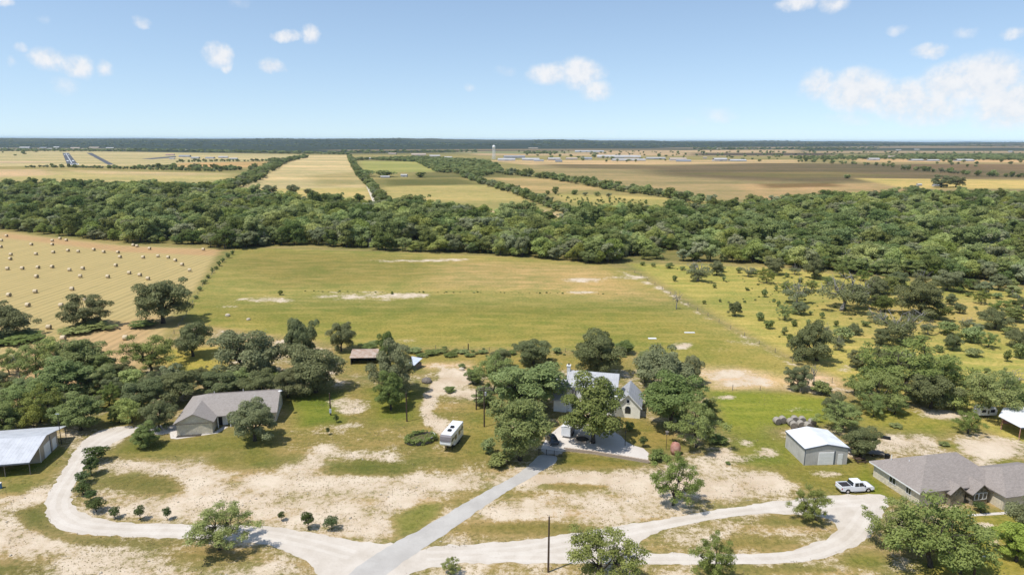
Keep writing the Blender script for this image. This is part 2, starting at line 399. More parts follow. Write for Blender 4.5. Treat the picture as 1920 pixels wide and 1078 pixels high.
# (outline in the photograph, surface colour or None, bare-soil share or None, feather in metres)
PAINT = [
 # far country
 ([(-900, 270), (2900, 270), (2900, 282), (2000, 282), (1300, 281), (700, 288), (300, 287), (-900, 283)], alb(62, 74, 62), 0, 300),
 ([(1250, 278.5), (1900, 278), (2400, 279), (2400, 280.5), (1250, 280)], alb(150, 136, 108), 0, 120),
 ([(1480, 275), (2300, 275.5), (2300, 276.5), (1480, 276)], alb(140, 128, 104), 0, 150),
 ([(620, 281.5), (1250, 280.5), (1250, 282), (640, 283)], alb(150, 134, 104), 0, 120),
 ([(-300, 276.5), (230, 279), (230, 283), (-300, 282)], alb(150, 140, 118), .2, 100),
 ([(-400, 286), (130, 283), (560, 290), (540, 300), (250, 311), (-400, 314)], alb(196, 184, 134), 0, 30),
 ([(-400, 301), (95, 303), (90, 306), (-400, 309)], alb(206, 184, 146), 0, 15),
 ([(-400, 316), (440, 325), (400, 350), (280, 360), (-400, 360)], alb(188, 178, 118), 0, 15),
 ([(-400, 318), (80, 318), (110, 328), (-40, 334), (-400, 334)], alb(206, 182, 138), 0, 25),
 ([(120, 319), (440, 326), (330, 330), (180, 327)], alb(206, 186, 136), 0, 20),
 ([(335, 306), (505, 303), (480, 314), (380, 317), (335, 316)], alb(200, 168, 112), 0, 10),
 ([(578, 291), (656, 291), (690, 350), (692, 384), (560, 376), (452, 350), (520, 312)], alb(212, 194, 142), 0, 8),
 ([(575, 330), (670, 322), (688, 345), (600, 350)], alb(186, 172, 118), 0, 25),
 ([(470, 355), (690, 352), (692, 385), (560, 378)], alb(190, 178, 112), 0, 12),
 ([(674, 302), (780, 303), (824, 322), (682, 324)], alb(168, 170, 98), 0, 8),
 ([(780, 325), (870, 322), (960, 322), (960, 332), (780, 335)], alb(122, 122, 74), 0, 20),
 ([(715, 336), (870, 333), (960, 358), (1085, 408), (960, 412), (735, 388)], alb(182, 172, 108), 0, 6),
 ([(712, 336), (870, 333), (900, 346), (720, 350)], alb(128, 126, 74), 0, 20),
 ([(880, 398), (1000, 390), (1085, 406), (960, 412)], alb(206, 184, 142), .25, 12),
 ([(930, 334), (1060, 337), (1130, 356), (1010, 362), (960, 350)], alb(186, 166, 112), 0, 8),
 ([(1040, 364), (1160, 366), (1345, 378), (1345, 408), (1100, 405)], alb(184, 174, 104), 0, 8),
 ([(960, 304), (2600, 301), (2600, 356), (1700, 372), (1390, 380), (1180, 352), (1040, 330)], alb(166, 152, 106), 0, 20),
 ([(900, 301), (1500, 300), (1500, 306), (1000, 310)], alb(206, 180, 132), 0, 20),
 ([(1020, 308), (1180, 309), (1320, 315), (1180, 318), (1050, 315)], alb(128, 116, 82), 0, 40),
 ([(1200, 312), (1420, 306), (1640, 308), (1900, 318), (2300, 322), (2300, 331), (1700, 337), (1560, 343), (1400, 339), (1230, 328)], alb(122, 110, 80), 0, 55),  # cloud shadow across the plain, painted as a darker field colour
 ([(1260, 325), (1560, 322), (1700, 330), (1480, 334)], alb(132, 122, 78), 0, 30),
 ([(1380, 346), (1640, 344), (1700, 358), (1640, 372), (1420, 376)], alb(184, 160, 112), 0, 15),
 ([(1420, 345), (1560, 343), (1580, 350), (1440, 353)], alb(132, 112, 72), 0, 15),
 ([(1600, 334), (2400, 344), (2400, 356), (1700, 354)], alb(206, 186, 112), 0, 12),
 ([(1600, 298), (2400, 303), (2400, 307), (1600, 304)], alb(206, 176, 124), 0, 25),
 ([(1690, 308), (2400, 308), (2400, 320), (1700, 318)], alb(140, 118, 86), 0, 25),
 ([(860, 284), (1500, 282), (1500, 293), (900, 292)], alb(196, 172, 132), 0, 60),
 ([(820, 287), (920, 284), (1140, 285), (1000, 289)], alb(140, 146, 104), 0, 60),
 ([(1300, 287), (1560, 287), (1560, 292), (1300, 292)], alb(96, 88, 70), 0, 60),
 ([(1500, 284), (2400, 284), (2400, 287), (1500, 287)], alb(180, 160, 122), 0, 80),
 # woods: floor under the trees
 (FOREST, alb(138, 134, 80), .1, 8),
 ([(1755, 390), (1860, 388), (1866, 402), (1780, 404)], alb(208, 192, 132), .3, 4),
 ([(1880, 412), (1990, 405), (1990, 434), (1890, 430)], alb(218, 192, 150), .6, 4),
 # hay field and pasture
 (HAY, alb(200, 180, 120), 0, 2),
 ([(0, 436), (60, 443), (230, 462), (412, 469), (405, 480), (220, 472), (60, 452), (0, 446)], alb(206, 170, 118), .12, 3),
 ([(0, 690), (60, 650), (140, 632), (250, 600), (300, 590), (262, 690), (150, 740), (0, 790)], alb(208, 176, 124), .1, 4),
 (PASTURE, alb(166, 161, 88), .04, 2),
 ([(400, 575), (800, 575), (1230, 575), (1330, 615), (1480, 690), (1320, 690), (1150, 655), (680, 650), (350, 605), (372, 560)], alb(152, 150, 72), 0, 14),
 ([(460, 470), (800, 480), (830, 520), (520, 540), (430, 500)], alb(160, 152, 82), 0, 12),
 ([(840, 488), (1130, 498), (1250, 565), (960, 545), (800, 540)], alb(190, 170, 108), .08, 14),
 ([(1180, 494), (1440, 502), (1700, 527), (1930, 545), (2300, 570), (2300, 900), (1920, 850), (1800, 790), (1600, 720), (1430, 640), (1290, 560)], alb(182, 176, 92), .10, 4),
 ([(1560, 560), (1920, 560), (1920, 620), (1600, 640)], alb(194, 180, 104), .14, 14),
 # yards
 ([(-200, 700), (-200, 1100), (2200, 1100), (2200, 880), (1900, 830), (1700, 740), (1560, 722), (1330, 735), (1190, 660), (680, 652), (345, 605), (262, 690), (150, 740), (0, 760)], alb(160, 148, 94), .43, 3),
 ([(300, 655), (420, 650), (420, 705), (320, 702)], alb(176, 168, 76), 0, 4),
 ([(640, 655), (900, 662), (1180, 668), (1180, 690), (660, 700)], alb(156, 148, 76), .1, 5),
 ([(190, 745), (260, 752), (270, 790), (190, 800)], alb(140, 136, 62), 0, 4),
 ([(205, 850), (250, 822), (330, 822), (410, 812), (530, 800), (524, 862), (505, 872), (430, 884), (240, 858)], alb(136, 136, 66), 0, 3),
 ([(525, 740), (700, 720), (800, 730), (930, 790), (915, 860), (990, 868), (980, 880), (900, 888), (620, 900), (520, 885)], alb(158, 146, 82), .30, 4),
 ([(540, 742), (640, 738), (640, 790), (560, 802)], alb(124, 138, 50), 0, 3),
 ([(690, 730), (780, 735), (780, 790), (700, 790)], alb(130, 138, 54), 0, 4),
 ([(880, 760), (930, 760), (930, 850), (870, 860)], alb(146, 142, 68), 0, 4),
 ([(1165, 785), (1210, 788), (1250, 810), (1290, 842), (1230, 845), (1175, 830)], alb(152, 142, 72), 0, 2),
 ([(1060, 848), (1110, 852), (1200, 868), (1190, 876), (1130, 882), (1046, 874)], alb(140, 134, 62), 0, 1.5),
 ([(1325, 728), (1480, 736), (1560, 745), (1600, 760), (1560, 795), (1440, 800), (1420, 830), (1350, 800), (1340, 760)], alb(138, 150, 54), 0, 3),
 ([(1620, 745), (1720, 770), (1830, 800), (1760, 815), (1600, 800)], alb(152, 152, 66), .1, 4),
 ([(1380, 800), (1500, 830), (1520, 880), (1480, 900), (1400, 880), (1370, 840)], alb(138, 144, 62), .15, 4),
 ([(1380, 880), (1640, 860), (1680, 930), (1560, 928), (1440, 900)], alb(146, 142, 66), .2, 3),
 ([(1620, 870), (1660, 920), (1690, 935), (1640, 935), (1600, 900)], alb(128, 140, 48), 0, 2),
 ([(1780, 830), (1960, 880), (1960, 905), (1880, 870), (1760, 835)], alb(138, 142, 58), .1, 3),
 ([(1810, 960), (1960, 960), (1960, 1090), (1700, 1090)], alb(156, 152, 66), .15, 3),
 # bare ground
 ([(215, 866), (330, 858), (436, 850), (440, 884), (520, 892), (548, 868), (600, 835), (632, 832), (618, 862), (650, 885), (800, 888), (900, 886), (990, 876), (905, 922), (800, 985), (745, 1006), (690, 1010), (560, 985), (350, 975), (240, 968), (160, 945), (180, 925), (260, 930), (300, 900), (220, 892)], alb(184, 164, 112), .66, 3),
 ([(985, 895), (1060, 885), (1240, 880), (1440, 880), (1490, 910), (1400, 935), (1300, 950), (1190, 985), (1050, 1003), (900, 1012), (830, 1012), (900, 960)], alb(184, 164, 112), .62, 3),
 ([(-60, 905), (85, 900), (80, 960), (110, 995), (300, 1012), (480, 1025), (590, 1080), (590, 1120), (-60, 1120)], alb(180, 160, 108), .58, 3),
 ([(1200, 1000), (1320, 974), (1560, 968), (1575, 985), (1500, 1030), (1300, 1036), (1200, 1036)], alb(172, 154, 98), .5, 2),
 ([(790, 1064), (1640, 1056), (1700, 1120), (760, 1120)], alb(170, 154, 96), .5, 2),
 ([(990, 893), (1080, 888), (1240, 895), (1360, 905), (1400, 930), (1300, 925), (1200, 915), (1100, 910), (990, 902)], None, 1.0, 1.5),
 ([(1310, 690), (1380, 690), (1440, 700), (1460, 728), (1340, 728), (1310, 705)], alb(214, 190, 146), .62, 4),
 (ell(1520, 715, 50, 14), alb(210, 188, 146), .5, 4), (ell(1590, 690, 26, 8), None, .55, 3),
 (ell(1280, 648, 22, 7), None, .8, 3), (ell(1345, 655, 24, 5), None, .45, 4), (ell(1395, 640, 40, 6), None, .42, 4),
 (ell(500, 562, 60, 6), None, .62, 5), (ell(690, 557, 110, 8), None, .58, 6), (ell(770, 552, 40, 4), None, .68, 4),
 (ell(1095, 525, 40, 5), None, .7, 5), (ell(1090, 548, 30, 3), None, .6, 4), (ell(1180, 520, 40, 4), None, .6, 5), (ell(760, 489, 90, 3), None, .6, 6),
 (ell(840, 487, 50, 3), None, .6, 5), (ell(650, 548, 60, 4), None, .45, 5), (ell(760, 638, 26, 5), None, .55, 4), (ell(420, 575, 30, 3), None, .55, 4),
 ([(1150, 505), (1180, 512), (1260, 545), (1330, 595), (1322, 598), (1240, 548), (1160, 512)], None, .52, 3),
 ([(1330, 596), (1420, 640), (1560, 716), (1545, 718), (1400, 645)], None, .5, 3),
 ([(850, 690), (895, 702), (890, 716), (850, 724), (818, 742), (808, 770), (822, 790), (850, 812), (826, 815), (795, 785), (790, 765), (797, 738), (815, 718), (828, 706), (820, 690)], None, .95, 1.5),
 ([(780, 682), (880, 678), (890, 690), (800, 694)], alb(200, 178, 130), .5, 3), (ell(880, 740, 28, 8), None, .85, 2),
 (ell(650, 755, 50, 12), None, .58, 3), (ell(655, 770, 22, 5), None, .72, 2), (ell(680, 855, 60, 7), None, .7, 2.5), (ell(720, 868, 40, 5), None, .68, 2),
 (ell(590, 810, 60, 8), None, .45, 3), (ell(640, 800, 40, 6), None, .5, 3), (ell(820, 790, 20, 8), None, .8, 2),
 (ell(1350, 850, 24, 12), None, .75, 2), (ell(1400, 830, 16, 6), None, .6, 2), (ell(1435, 850, 24, 12), None, .7, 2), (ell(1390, 862, 30, 8), None, .6, 2),
 (ell(1360, 745, 22, 6), None, .7, 2), (ell(1500, 768, 30, 6), None, .62, 2.5), (ell(1550, 888, 30, 5), None, .7, 1.5), (ell(1430, 905, 36, 12), None, .85, 2.5),
 (ell(1700, 830, 60, 14), None, .68, 3), (ell(1860, 840, 70, 20), None, .75, 3), (ell(1780, 780, 60, 10), None, .66, 3), (ell(1820, 870, 36, 10), None, .66, 2),
 (ell(1850, 985, 18, 7), None, .7, 1.5), (ell(1860, 1020, 14, 6), None, .7, 1.5), (ell(1700, 900, 40, 10), None, .5, 2),
 (ell(120, 815, 40, 8), None, .6, 2), (ell(175, 775, 26, 8), None, .55, 2), (ell(140, 760, 14, 5), None, .7, 1.5),
 (ell(55, 925, 40, 10), None, .65, 2), (ell(60, 1010, 60, 20), None, .72, 3), (ell(250, 1060, 120, 20), None, .66, 3),
 # green patches that stand in it
 (ell(265, 903, 72, 14), alb(132, 128, 70), .12, 2), (ell(300, 918, 44, 9), alb(128, 126, 68), .1, 2), (ell(420, 862, 26, 18), alb(138, 136, 70), .05, 2),
 ([(735, 972), (790, 944), (830, 941), (826, 965), (780, 1000), (748, 1003)], alb(130, 136, 66), 0, 1.5), (ell(690, 880, 84, 12), alb(128, 128, 66), .05, 2),
 (ell(860, 940, 24, 8), alb(150, 140, 80), .2, 2), (ell(1080, 912, 60, 7), alb(146, 136, 76), .1, 1.5), (ell(940, 925, 90, 6), alb(150, 140, 80), .2, 2), (ell(970, 990, 130, 14), alb(138, 132, 70), .08, 2),
 (ell(1120, 998, 60, 8), alb(138, 132, 70), .1, 2), (ell(950, 960, 30, 8), None, .7, 2),
 ([(25, 955), (82, 948), (92, 985), (120, 1002), (260, 1012), (200, 1024), (120, 1012), (50, 985)], alb(128, 126, 70), .06, 1.5),
 (ell(400, 1040, 90, 18), alb(156, 142, 84), .2, 3), (ell(300, 1018, 60, 7), alb(140, 132, 76), .2, 2), (ell(20, 1070, 60, 20), alb(140, 132, 76), .25, 3),
 ([(0, 890), (100, 850), (120, 850), (95, 895), (40, 925), (0, 930)], alb(150, 142, 78), .15, 2), ([(0, 880), (60, 870), (110, 838), (120, 845), (60, 885), (0, 900)], alb(120, 128, 52), 0, 1.2),
 (ell(1480, 975, 60, 7), alb(132, 130, 66), .08, 1.5), (ell(1420, 1018, 70, 12), alb(140, 134, 72), .1, 2), (ell(1620, 1050, 40, 14), alb(128, 132, 58), .05, 2),
 (ell(1440, 1068, 120, 6), alb(136, 132, 70), .1, 1.5), (ell(1520, 945, 20, 8), alb(150, 142, 80), .2, 2),
 # wheel-worn earth along the gravel roads
 ([(700, 1005), (560, 982), (340, 976), (180, 968), (125, 945), (126, 915), (140, 880), (122, 860), (80, 915), (72, 955), (84, 985), (110, 1002), (420, 1018), (560, 1050), (620, 1100), (760, 1100), (900, 1062), (1400, 1062), (1560, 1046), (1648, 1000), (1660, 925), (1440, 938), (1190, 978), (960, 1012)], None, None, 1),
]
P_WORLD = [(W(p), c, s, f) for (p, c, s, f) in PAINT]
def ground_eval(X, Y):
    n = len(X); C = np.tile(np.array(alb(160, 152, 96), np.float32), (n, 1)); S = np.zeros(n, np.float32)
    far = np.clip((Y - 2500)/1500, 0, 1)[:, None]
    C = C*(1-far) + far*np.array(alb(84, 90, 70), np.float32)
    for (p, c, s, f) in P_WORLD:
        if c is None and s is None: continue
        m = poly_mask(X, Y, p, f)
        nz = m > 0
        if not nz.any(): continue
        if c is not None: C[nz] = C[nz]*(1-m[nz, None]) + m[nz, None]*np.array(c, np.float32)
        if s is not None: S[nz] = S[nz]*(1-m[nz]) + m[nz]*s
    hay = poly_mask(X, Y, P_HAY, 3.0)
    return C, S, hay
P_HAY = W(HAY)
def axis_lines(segs):
    out = []
    for a, b, st0, st1 in segs:
        x = a
        while x < b - 1e-6:
            out.append(x); x += st0 + (st1 - st0)*(x - a)/(b - a)
    out.append(segs[-1][1]); return np.array(out)
half = axis_lines([(0, 100, .75, .75), (100, 260, .9, 3.0), (260, 900, 4, 14), (900, 4000, 20, 110), (4000, 26000, 300, 2500)])
gx = np.concatenate([-half[:0:-1], half])
gy = axis_lines([(-9000, -400, 2500, 800), (-400, 70, 60, 3), (70, 145, .75, .75), (145, 320, .9, 2.2), (320, 900, 2.5, 6), (900, 3200, 7, 30), (3200, 9000, 60, 220), (9000, 26000, 300, 2000)])
XX, YY = np.meshgrid(gx, gy); xs = XX.ravel(); ys = YY.ravel()
far = np.clip((ys - 3400)/5200, 0, 1)
hill = fbm(xs/1700 + 3.1, ys/1700, 4)
ridge_l = np.clip(1 - np.abs(xs + 2600)/5200, 0, 1)
zs = far*far*(3-2*far)*(16 + 95*np.clip(hill - 0.34, 0, 1) + 14*ridge_l)
zs = np.minimum(zs, 70)
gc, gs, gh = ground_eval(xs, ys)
nxg, nyg = len(gx), len(gy)
ii = (np.arange(nyg-1)[:, None]*nxg + np.arange(nxg-1)[None, :]).ravel()
quads = np.stack([ii, ii+1, ii+1+nxg, ii+nxg], 1)

def ground_material():
    m, nt, out = new_mat('ground_grass_soil')
    geo = NN(nt, 'ShaderNodeNewGeometry'); P = geo.outputs['Position']
    ac = NN(nt, 'ShaderNodeAttribute', attribute_name='field'); am = NN(nt, 'ShaderNodeAttribute', attribute_name='soil'); ah = NN(nt, 'ShaderNodeAttribute', attribute_name='hay')
    n_big = NOISE(nt, P, 0.02, 5, .6); n_mid = NOISE(nt, P, 0.16, 5, .65); n_small = NOISE(nt, P, 1.1, 5, .7); n_fine = NOISE(nt, P, 4.5, 3, .7)
    mpf = NN(nt, 'ShaderNodeMapping'); mpf.inputs['Scale'].default_value = (.0016, .009, 1); nt.links.new(P, mpf.inputs[0])
    n_far = NOISE(nt, mpf.outputs[0], 1.0, 6, .6)
    # grass: greener and drier stands, tufts
    col = ac.outputs['Color']
    dry = MIX(nt, 1.0, col, (1.24, 1.08, 1.04, 1), 'MULTIPLY'); green = MIX(nt, 1.0, col, (.76, .88, .74, 1), 'MULTIPLY')
    f = MATH(nt, 'ADD', MATH(nt, 'MULTIPLY', n_big, .40), MATH(nt, 'ADD', MATH(nt, 'MULTIPLY', n_mid, .42), MATH(nt, 'MULTIPLY', n_far, .18)))
    grass = MIX(nt, SMOOTH(nt, f, .36, .64), green, dry)
    sp = MATH(nt, 'MULTIPLY_ADD', n_small, .55, MATH(nt, 'MULTIPLY', n_fine, .45))
    grass = MIX(nt, 1.0, grass, MIX(nt, SMOOTH(nt, sp, .32, .68), (.66, .70, .62, 1), (1.28, 1.24, 1.18, 1)), 'MULTIPLY')
    mpx = NN(nt, 'ShaderNodeMapping'); mpx.inputs['Scale'].default_value = (.05, .22, 1); nt.links.new(P, mpx.inputs[0])
    streak = NOISE(nt, mpx.outputs[0], 1.0, 6, .68)
    straw = MIX(nt, 1.0, col, (1.55, 1.28, 1.35, 1), 'MULTIPLY')
    grass = MIX(nt, MATH(nt, 'MULTIPLY', SMOOTH(nt, MATH(nt, 'MULTIPLY_ADD', n_small, .35, MATH(nt, 'MULTIPLY', streak, .65)), .45, .64), .85), grass, straw)
    grass = MIX(nt, MATH(nt, 'MULTIPLY', SMOOTH(nt, MATH(nt, 'MULTIPLY_ADD', n_fine, .3, MATH(nt, 'MULTIPLY', streak, .7)), .46, .30), .6), grass, MIX(nt, 1.0, col, (.66, .76, .60, 1), 'MULTIPLY'))
    fs = SMOOTH(nt, n_far, .34, .66)
    grass = MIX(nt, 1.0, grass, MIX(nt, fs, (.80, .84, .80, 1), (1.16, 1.12, 1.08, 1)), 'MULTIPLY')
    # mown swaths of the hay field run away from the camera
    sx = NN(nt, 'ShaderNodeSeparateXYZ'); nt.links.new(P, sx.inputs[0])
    mps = NN(nt, 'ShaderNodeMapping'); mps.inputs['Scale'].default_value = (1, .02, 1); nt.links.new(P, mps.inputs[0])
    swn = NOISE(nt, mps.outputs[0], .32, 5, .75); swn2 = NOISE(nt, mps.outputs[0], .9, 2, .6)
    wob = MATH(nt, 'MULTIPLY_ADD', swn, 3.0, sx.outputs[0])
    wave = MATH(nt, 'SINE', MATH(nt, 'MULTIPLY', wob, 2*math.pi/3.1))
    sw = MATH(nt, 'ADD', MATH(nt, 'MULTIPLY_ADD', wave, .20, .5), MATH(nt, 'MULTIPLY', MATH(nt, 'SUBTRACT', swn2, .5), 1.1))
    hayc = MIX(nt, 1.0, col, MIX(nt, SMOOTH(nt, sw, .2, .8), (.82, .84, .80, 1), (1.12, 1.09, 1.04, 1)), 'MULTIPLY')
    hayc = MIX(nt, MATH(nt, 'MULTIPLY', SMOOTH(nt, n_mid, .35, .65), .35), hayc, MIX(nt, 1.0, col, (1.15, 1.08, 1.0, 1), 'MULTIPLY'))
    grass = MIX(nt, ah.outputs['Fac'], grass, hayc)
    # bare caliche with ragged edges and stones
    e = MATH(nt, 'ADD', am.outputs['Fac'], MATH(nt, 'ADD', MATH(nt, 'MULTIPLY', MATH(nt, 'SUBTRACT', n_mid, .5), 1.15), MATH(nt, 'MULTIPLY', MATH(nt, 'SUBTRACT', n_small, .5), .95)))
    e = MATH(nt, 'ADD', e, MATH(nt, 'MULTIPLY', MATH(nt, 'SUBTRACT', n_fine, .5), .5))
    smask = SMOOTH(nt, e, .38, .68)
    smask = MATH(nt, 'MULTIPLY', smask, SMOOTH(nt, am.outputs['Fac'], .03, .25))
    soil = MIX(nt, SMOOTH(nt, n_mid, .3, .7), (.50, .385, .265, 1), (.64, .535, .405, 1))
    soil = MIX(nt, SMOOTH(nt, sp, .52, .72), soil, (.74, .655, .51, 1))
    soil = MIX(nt, SMOOTH(nt, sp, .44, .26), soil, (.34, .27, .17, 1))
    gh_ = NN(nt, 'ShaderNodeHueSaturation', i_Saturation=.95, i_Hue=.497, i_Value=.97); nt.links.new(grass, gh_.inputs['Color'])
    mott = SMOOTH(nt, MATH(nt, 'MULTIPLY_ADD', n_small, .6, MATH(nt, 'MULTIPLY', NOISE(nt, P, .55, 5, .7), .4)), .50, .66)
    soil = MIX(nt, MATH(nt, 'MULTIPLY', mott, .5), soil, (.40, .335, .19, 1))
    c = MIX(nt, smask, gh_.outputs[0], soil)
    b = NN(nt, 'ShaderNodeBsdfPrincipled'); b.inputs['Roughness'].default_value = 1.0; b.inputs['Specular IOR Level'].default_value = 0.05
    nt.links.new(c, b.inputs['Base Color'])
    bp = NN(nt, 'ShaderNodeBump', i_Strength=.55, i_Distance=.35); nt.links.new(sp, bp.inputs['Height']); nt.links.new(bp.outputs[0], b.inputs['Normal'])
    nt.links.new(b.outputs[0], out.inputs[0]); return m
M['ground'] = ground_material()
gme = mesh_np('ground', np.stack([xs, ys, zs], 1), quads, None, M['ground'])
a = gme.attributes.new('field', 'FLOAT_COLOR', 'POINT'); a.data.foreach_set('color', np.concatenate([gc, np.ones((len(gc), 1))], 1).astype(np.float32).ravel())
a = gme.attributes.new('soil', 'FLOAT', 'POINT'); a.data.foreach_set('value', gs.astype(np.float32))
a = gme.attributes.new('hay', 'FLOAT', 'POINT'); a.data.foreach_set('value', gh.astype(np.float32))
gme.polygons.foreach_set('use_smooth', [True]*len(gme.polygons))
tag(link(bpy.data.objects.new('ground', gme)), 'pasture, hay stubble, lawns and bare caliche ground', None, None, 'structure')
print('ground verts', len(xs))

# ------------------------------------------------------------------ roads and paving
def gravel_mat(name, c1, c2, c3, fine=3.0):
    m, nt, out = new_mat(name); geo = NN(nt, 'ShaderNodeNewGeometry'); P = geo.outputs['Position']
    n1 = NOISE(nt, P, .25, 6, .65); n2 = NOISE(nt, P, fine, 4, .7)
    c = MIX(nt, SMOOTH(nt, n1, .3, .7), c1, c2); c = MIX(nt, SMOOTH(nt, n2, .55, .8), c, c3)
    b = NN(nt, 'ShaderNodeBsdfPrincipled'); b.inputs['Roughness'].default_value = .95; b.inputs['Specular IOR Level'].default_value = .1
    nt.links.new(c, b.inputs['Base Color'])
    bp = NN(nt, 'ShaderNodeBump', i_Strength=.4, i_Distance=.1); nt.links.new(n2, bp.inputs['Height']); nt.links.new(bp.outputs[0], b.inputs['Normal'])
    nt.links.new(b.outputs[0], out.inputs[0]); return m
M['gravel'] = gravel_mat('gravel', (.50, .44, .365), (.60, .54, .465), (.40, .34, .265))
M['asphalt'] = gravel_mat('asphalt', (.41, .385, .35), (.49, .465, .425), (.34, .315, .28))
M['runway'] = gravel_mat('runway', (.085, .088, .095), (.11, .11, .115), (.07, .07, .075))
M['dirt_track'] = gravel_mat('dirt_track', (.56, .49, .38), (.62, .55, .45), (.40, .35, .25))
M['concrete_flat'] = gravel_mat('concrete_flat', (.56, .51, .46), (.62, .575, .52), (.48, .43, .38), 1.2)
def ragged(loop, step, amp):
    out = []
    for i in range(len(loop)):
        a = Vector(loop[i]); b = Vector(loop[(i+1) % len(loop)]); n = max(1, int((b-a).length/step)); d = (b-a)
        nrm = Vector((-d.y, d.x)).normalized() if d.length > 0 else Vector((0, 0))
        for k in range(n):
            p = a + d*(k/n); w = float(fbm(np.array([p.x*.9]), np.array([p.y*.9]), 3)[0]) - .5
            out.append(p + nrm*w*amp*2)
    return out
def smooth_loop(loop, it=2):
    for _ in range(it):
        o = []
        for i in range(len(loop)):
            a = Vector(loop[i]); b = Vector(loop[(i+1) % len(loop)]); o += [a*.75 + b*.25, a*.25 + b*.75]
        loop = o
    return loop
def sheet(name, loops, z, mat, amp=.25, step=.9, label=None, sm=2, loops_w=False):
    L = []
    for lp in loops:
        w = lp if loops_w else W(lp)
        w = smooth_loop(w, sm) if sm else w
        w = ragged(w, step, amp) if amp else [Vector(p) for p in w]
        L.append([Vector((p[0], p[1], z)) for p in w])
    tri = geometry.tessellate_polygon(L); flat = [p for l in L for p in l]
    o = bpy.data.objects.new(name, mesh_np(name, [tuple(p) for p in flat], None, tri, mat))
    me = o.data
    if me.polygons and me.polygons[0].normal.z < 0: me.flip_normals()
    return tag(link(o), label, None, None, 'structure')
sheet('gravel_road', [[(256, 798), (215, 799), (170, 813), (140, 842), (118, 885), (90, 922), (83, 950), (90, 978), (115, 995), (165, 1004), (300, 1008), (420, 1011), (500, 1020), (560, 1042), (596, 1065), (605, 1120), (700, 1120), (745, 1060), (790, 1020), (735, 1018), (700, 1019), (640, 1008), (560, 994), (500, 985), (340, 982), (240, 980), (190, 974), (152, 960), (135, 943), (132, 925), (146, 888), (162, 864), (205, 834), (252, 812)]],
      .008, M['gravel'], .55, .6, label='pale gravel drive curving round to the left house')
sheet('gravel_road', [[(770, 1035), (830, 1020), (960, 1016), (1060, 1001), (1192, 982), (1335, 957), (1440, 940), (1530, 932), (1600, 926), (1660, 926), (1668, 945), (1650, 968), (1640, 1000), (1602, 1028), (1540, 1048), (1440, 1057), (1200, 1058), (1000, 1055), (880, 1054), (800, 1064), (740, 1090), (690, 1090)],
                      [(1196, 1036), (1196, 1008), (1322, 973), (1440, 962), (1540, 964), (1572, 984), (1560, 1005), (1500, 1028), (1440, 1041), (1300, 1037)]],
      .010, M['gravel'], .55, .6, label='pale gravel loop road leading to the right house')
sheet('asphalt_drive', [[(1050, 854), (1042, 868), (985, 900), (920, 940), (840, 998), (790, 1030), (720, 1078), (680, 1115), (610, 1115), (650, 1076), (720, 1027), (800, 986), (900, 926), (980, 884), (1002, 862), (1012, 850)]],
      .016, M['asphalt'], .3, .6, label='grey paved drive running diagonally up to the white house')
sheet('concrete_terrace', [[(1012, 850), (1020, 826), (1040, 806), (1060, 792), (1110, 796), (1160, 812), (1178, 832), (1216, 843), (1215, 867), (1172, 860), (1110, 849.5), (1057, 844), (1053, 853)]],
      .020, M['concrete_flat'], .05, sm=1, label='pale concrete forecourt in front of the white house')
sheet('concrete_pad', [[(252, 800), (300, 797), (333, 798), (334, 816), (405, 808), (420, 798), (428, 800), (408, 812), (332, 823), (320, 822), (318, 812), (300, 815), (258, 811)]],
      .020, M['concrete_flat'], .05, sm=0, label='concrete apron and path along the front of the left house')
sheet('concrete_path', [[(1812, 964), (1900, 958), (1925, 956), (1925, 960), (1900, 963), (1812, 968)]], .012, M['concrete_flat'], .03, sm=0, label='pale concrete path in front of the right house')
sheet('concrete_walk', [[(1862, 942), (1880, 942), (1904, 955), (1890, 958)]], .016, M['concrete_flat'], .03, sm=0, label='short concrete walk to the porch of the right house')
sheet('dirt_track', [[(684, 344), (690, 344), (698, 362), (706, 383), (700, 384), (692, 362)]], .05, M['dirt_track'], .3, 6, 'pale dirt track beside the far straw field', 1)
M['wheel_track'] = gravel_mat('wheel_track', (.545, .485, .41), (.625, .57, .495), (.44, .385, .31))
def track(name, line, half, off, z, label):
    P = [Vector(p) for p in W(line)]
    for _ in range(3):
        P = [P[0]] + [q for a, b in zip(P[:-1], P[1:]) for q in (a*.75 + b*.25, a*.25 + b*.75)] + [P[-1]]
    for sgn in (-1, 1):
        l, r_ = [], []
        for i, p in enumerate(P):
            d = (P[min(i+1, len(P)-1)] - P[max(i-1, 0)]).normalized(); n = Vector((-d.y, d.x))
            w = half*(.5 + 1.0*float(fbm(np.array([p.x*.3 + sgn]), np.array([p.y*.3]), 3)[0])); c = p + n*off*sgn
            l.append(c + n*w); r_.append(c - n*w)
        sheet(name, [[(q.x, q.y) for q in l + r_[::-1]]], z, M['wheel_track'], .12, .5, label, 0, True)
track('wheel_track', [(235, 804), (175, 830), (140, 885), (112, 930), (108, 955), (125, 975), (165, 988), (240, 993), (340, 995), (460, 997), (560, 1012), (660, 1040)], .38, .8, .014, 'worn wheel track on the left gravel drive')
track('wheel_track', [(800, 1042), (960, 1034), (1080, 1014), (1200, 991), (1330, 965), (1440, 951), (1560, 944), (1625, 942)], .38, .8, .0155, 'worn wheel track on the upper arm of the gravel loop')
track('wheel_track', [(860, 1040), (1000, 1046), (1200, 1047), (1440, 1049), (1530, 1037), (1590, 1008), (1615, 975), (1630, 945)], .38, .8, .0145, 'worn wheel track on the lower arm of the gravel loop')
sheet('runway', [[(117, 287), (129, 287), (147, 309.5), (126, 309.5)]], .10, M['runway'], 0, label='dark asphalt runway with white markings far left', sm=0)
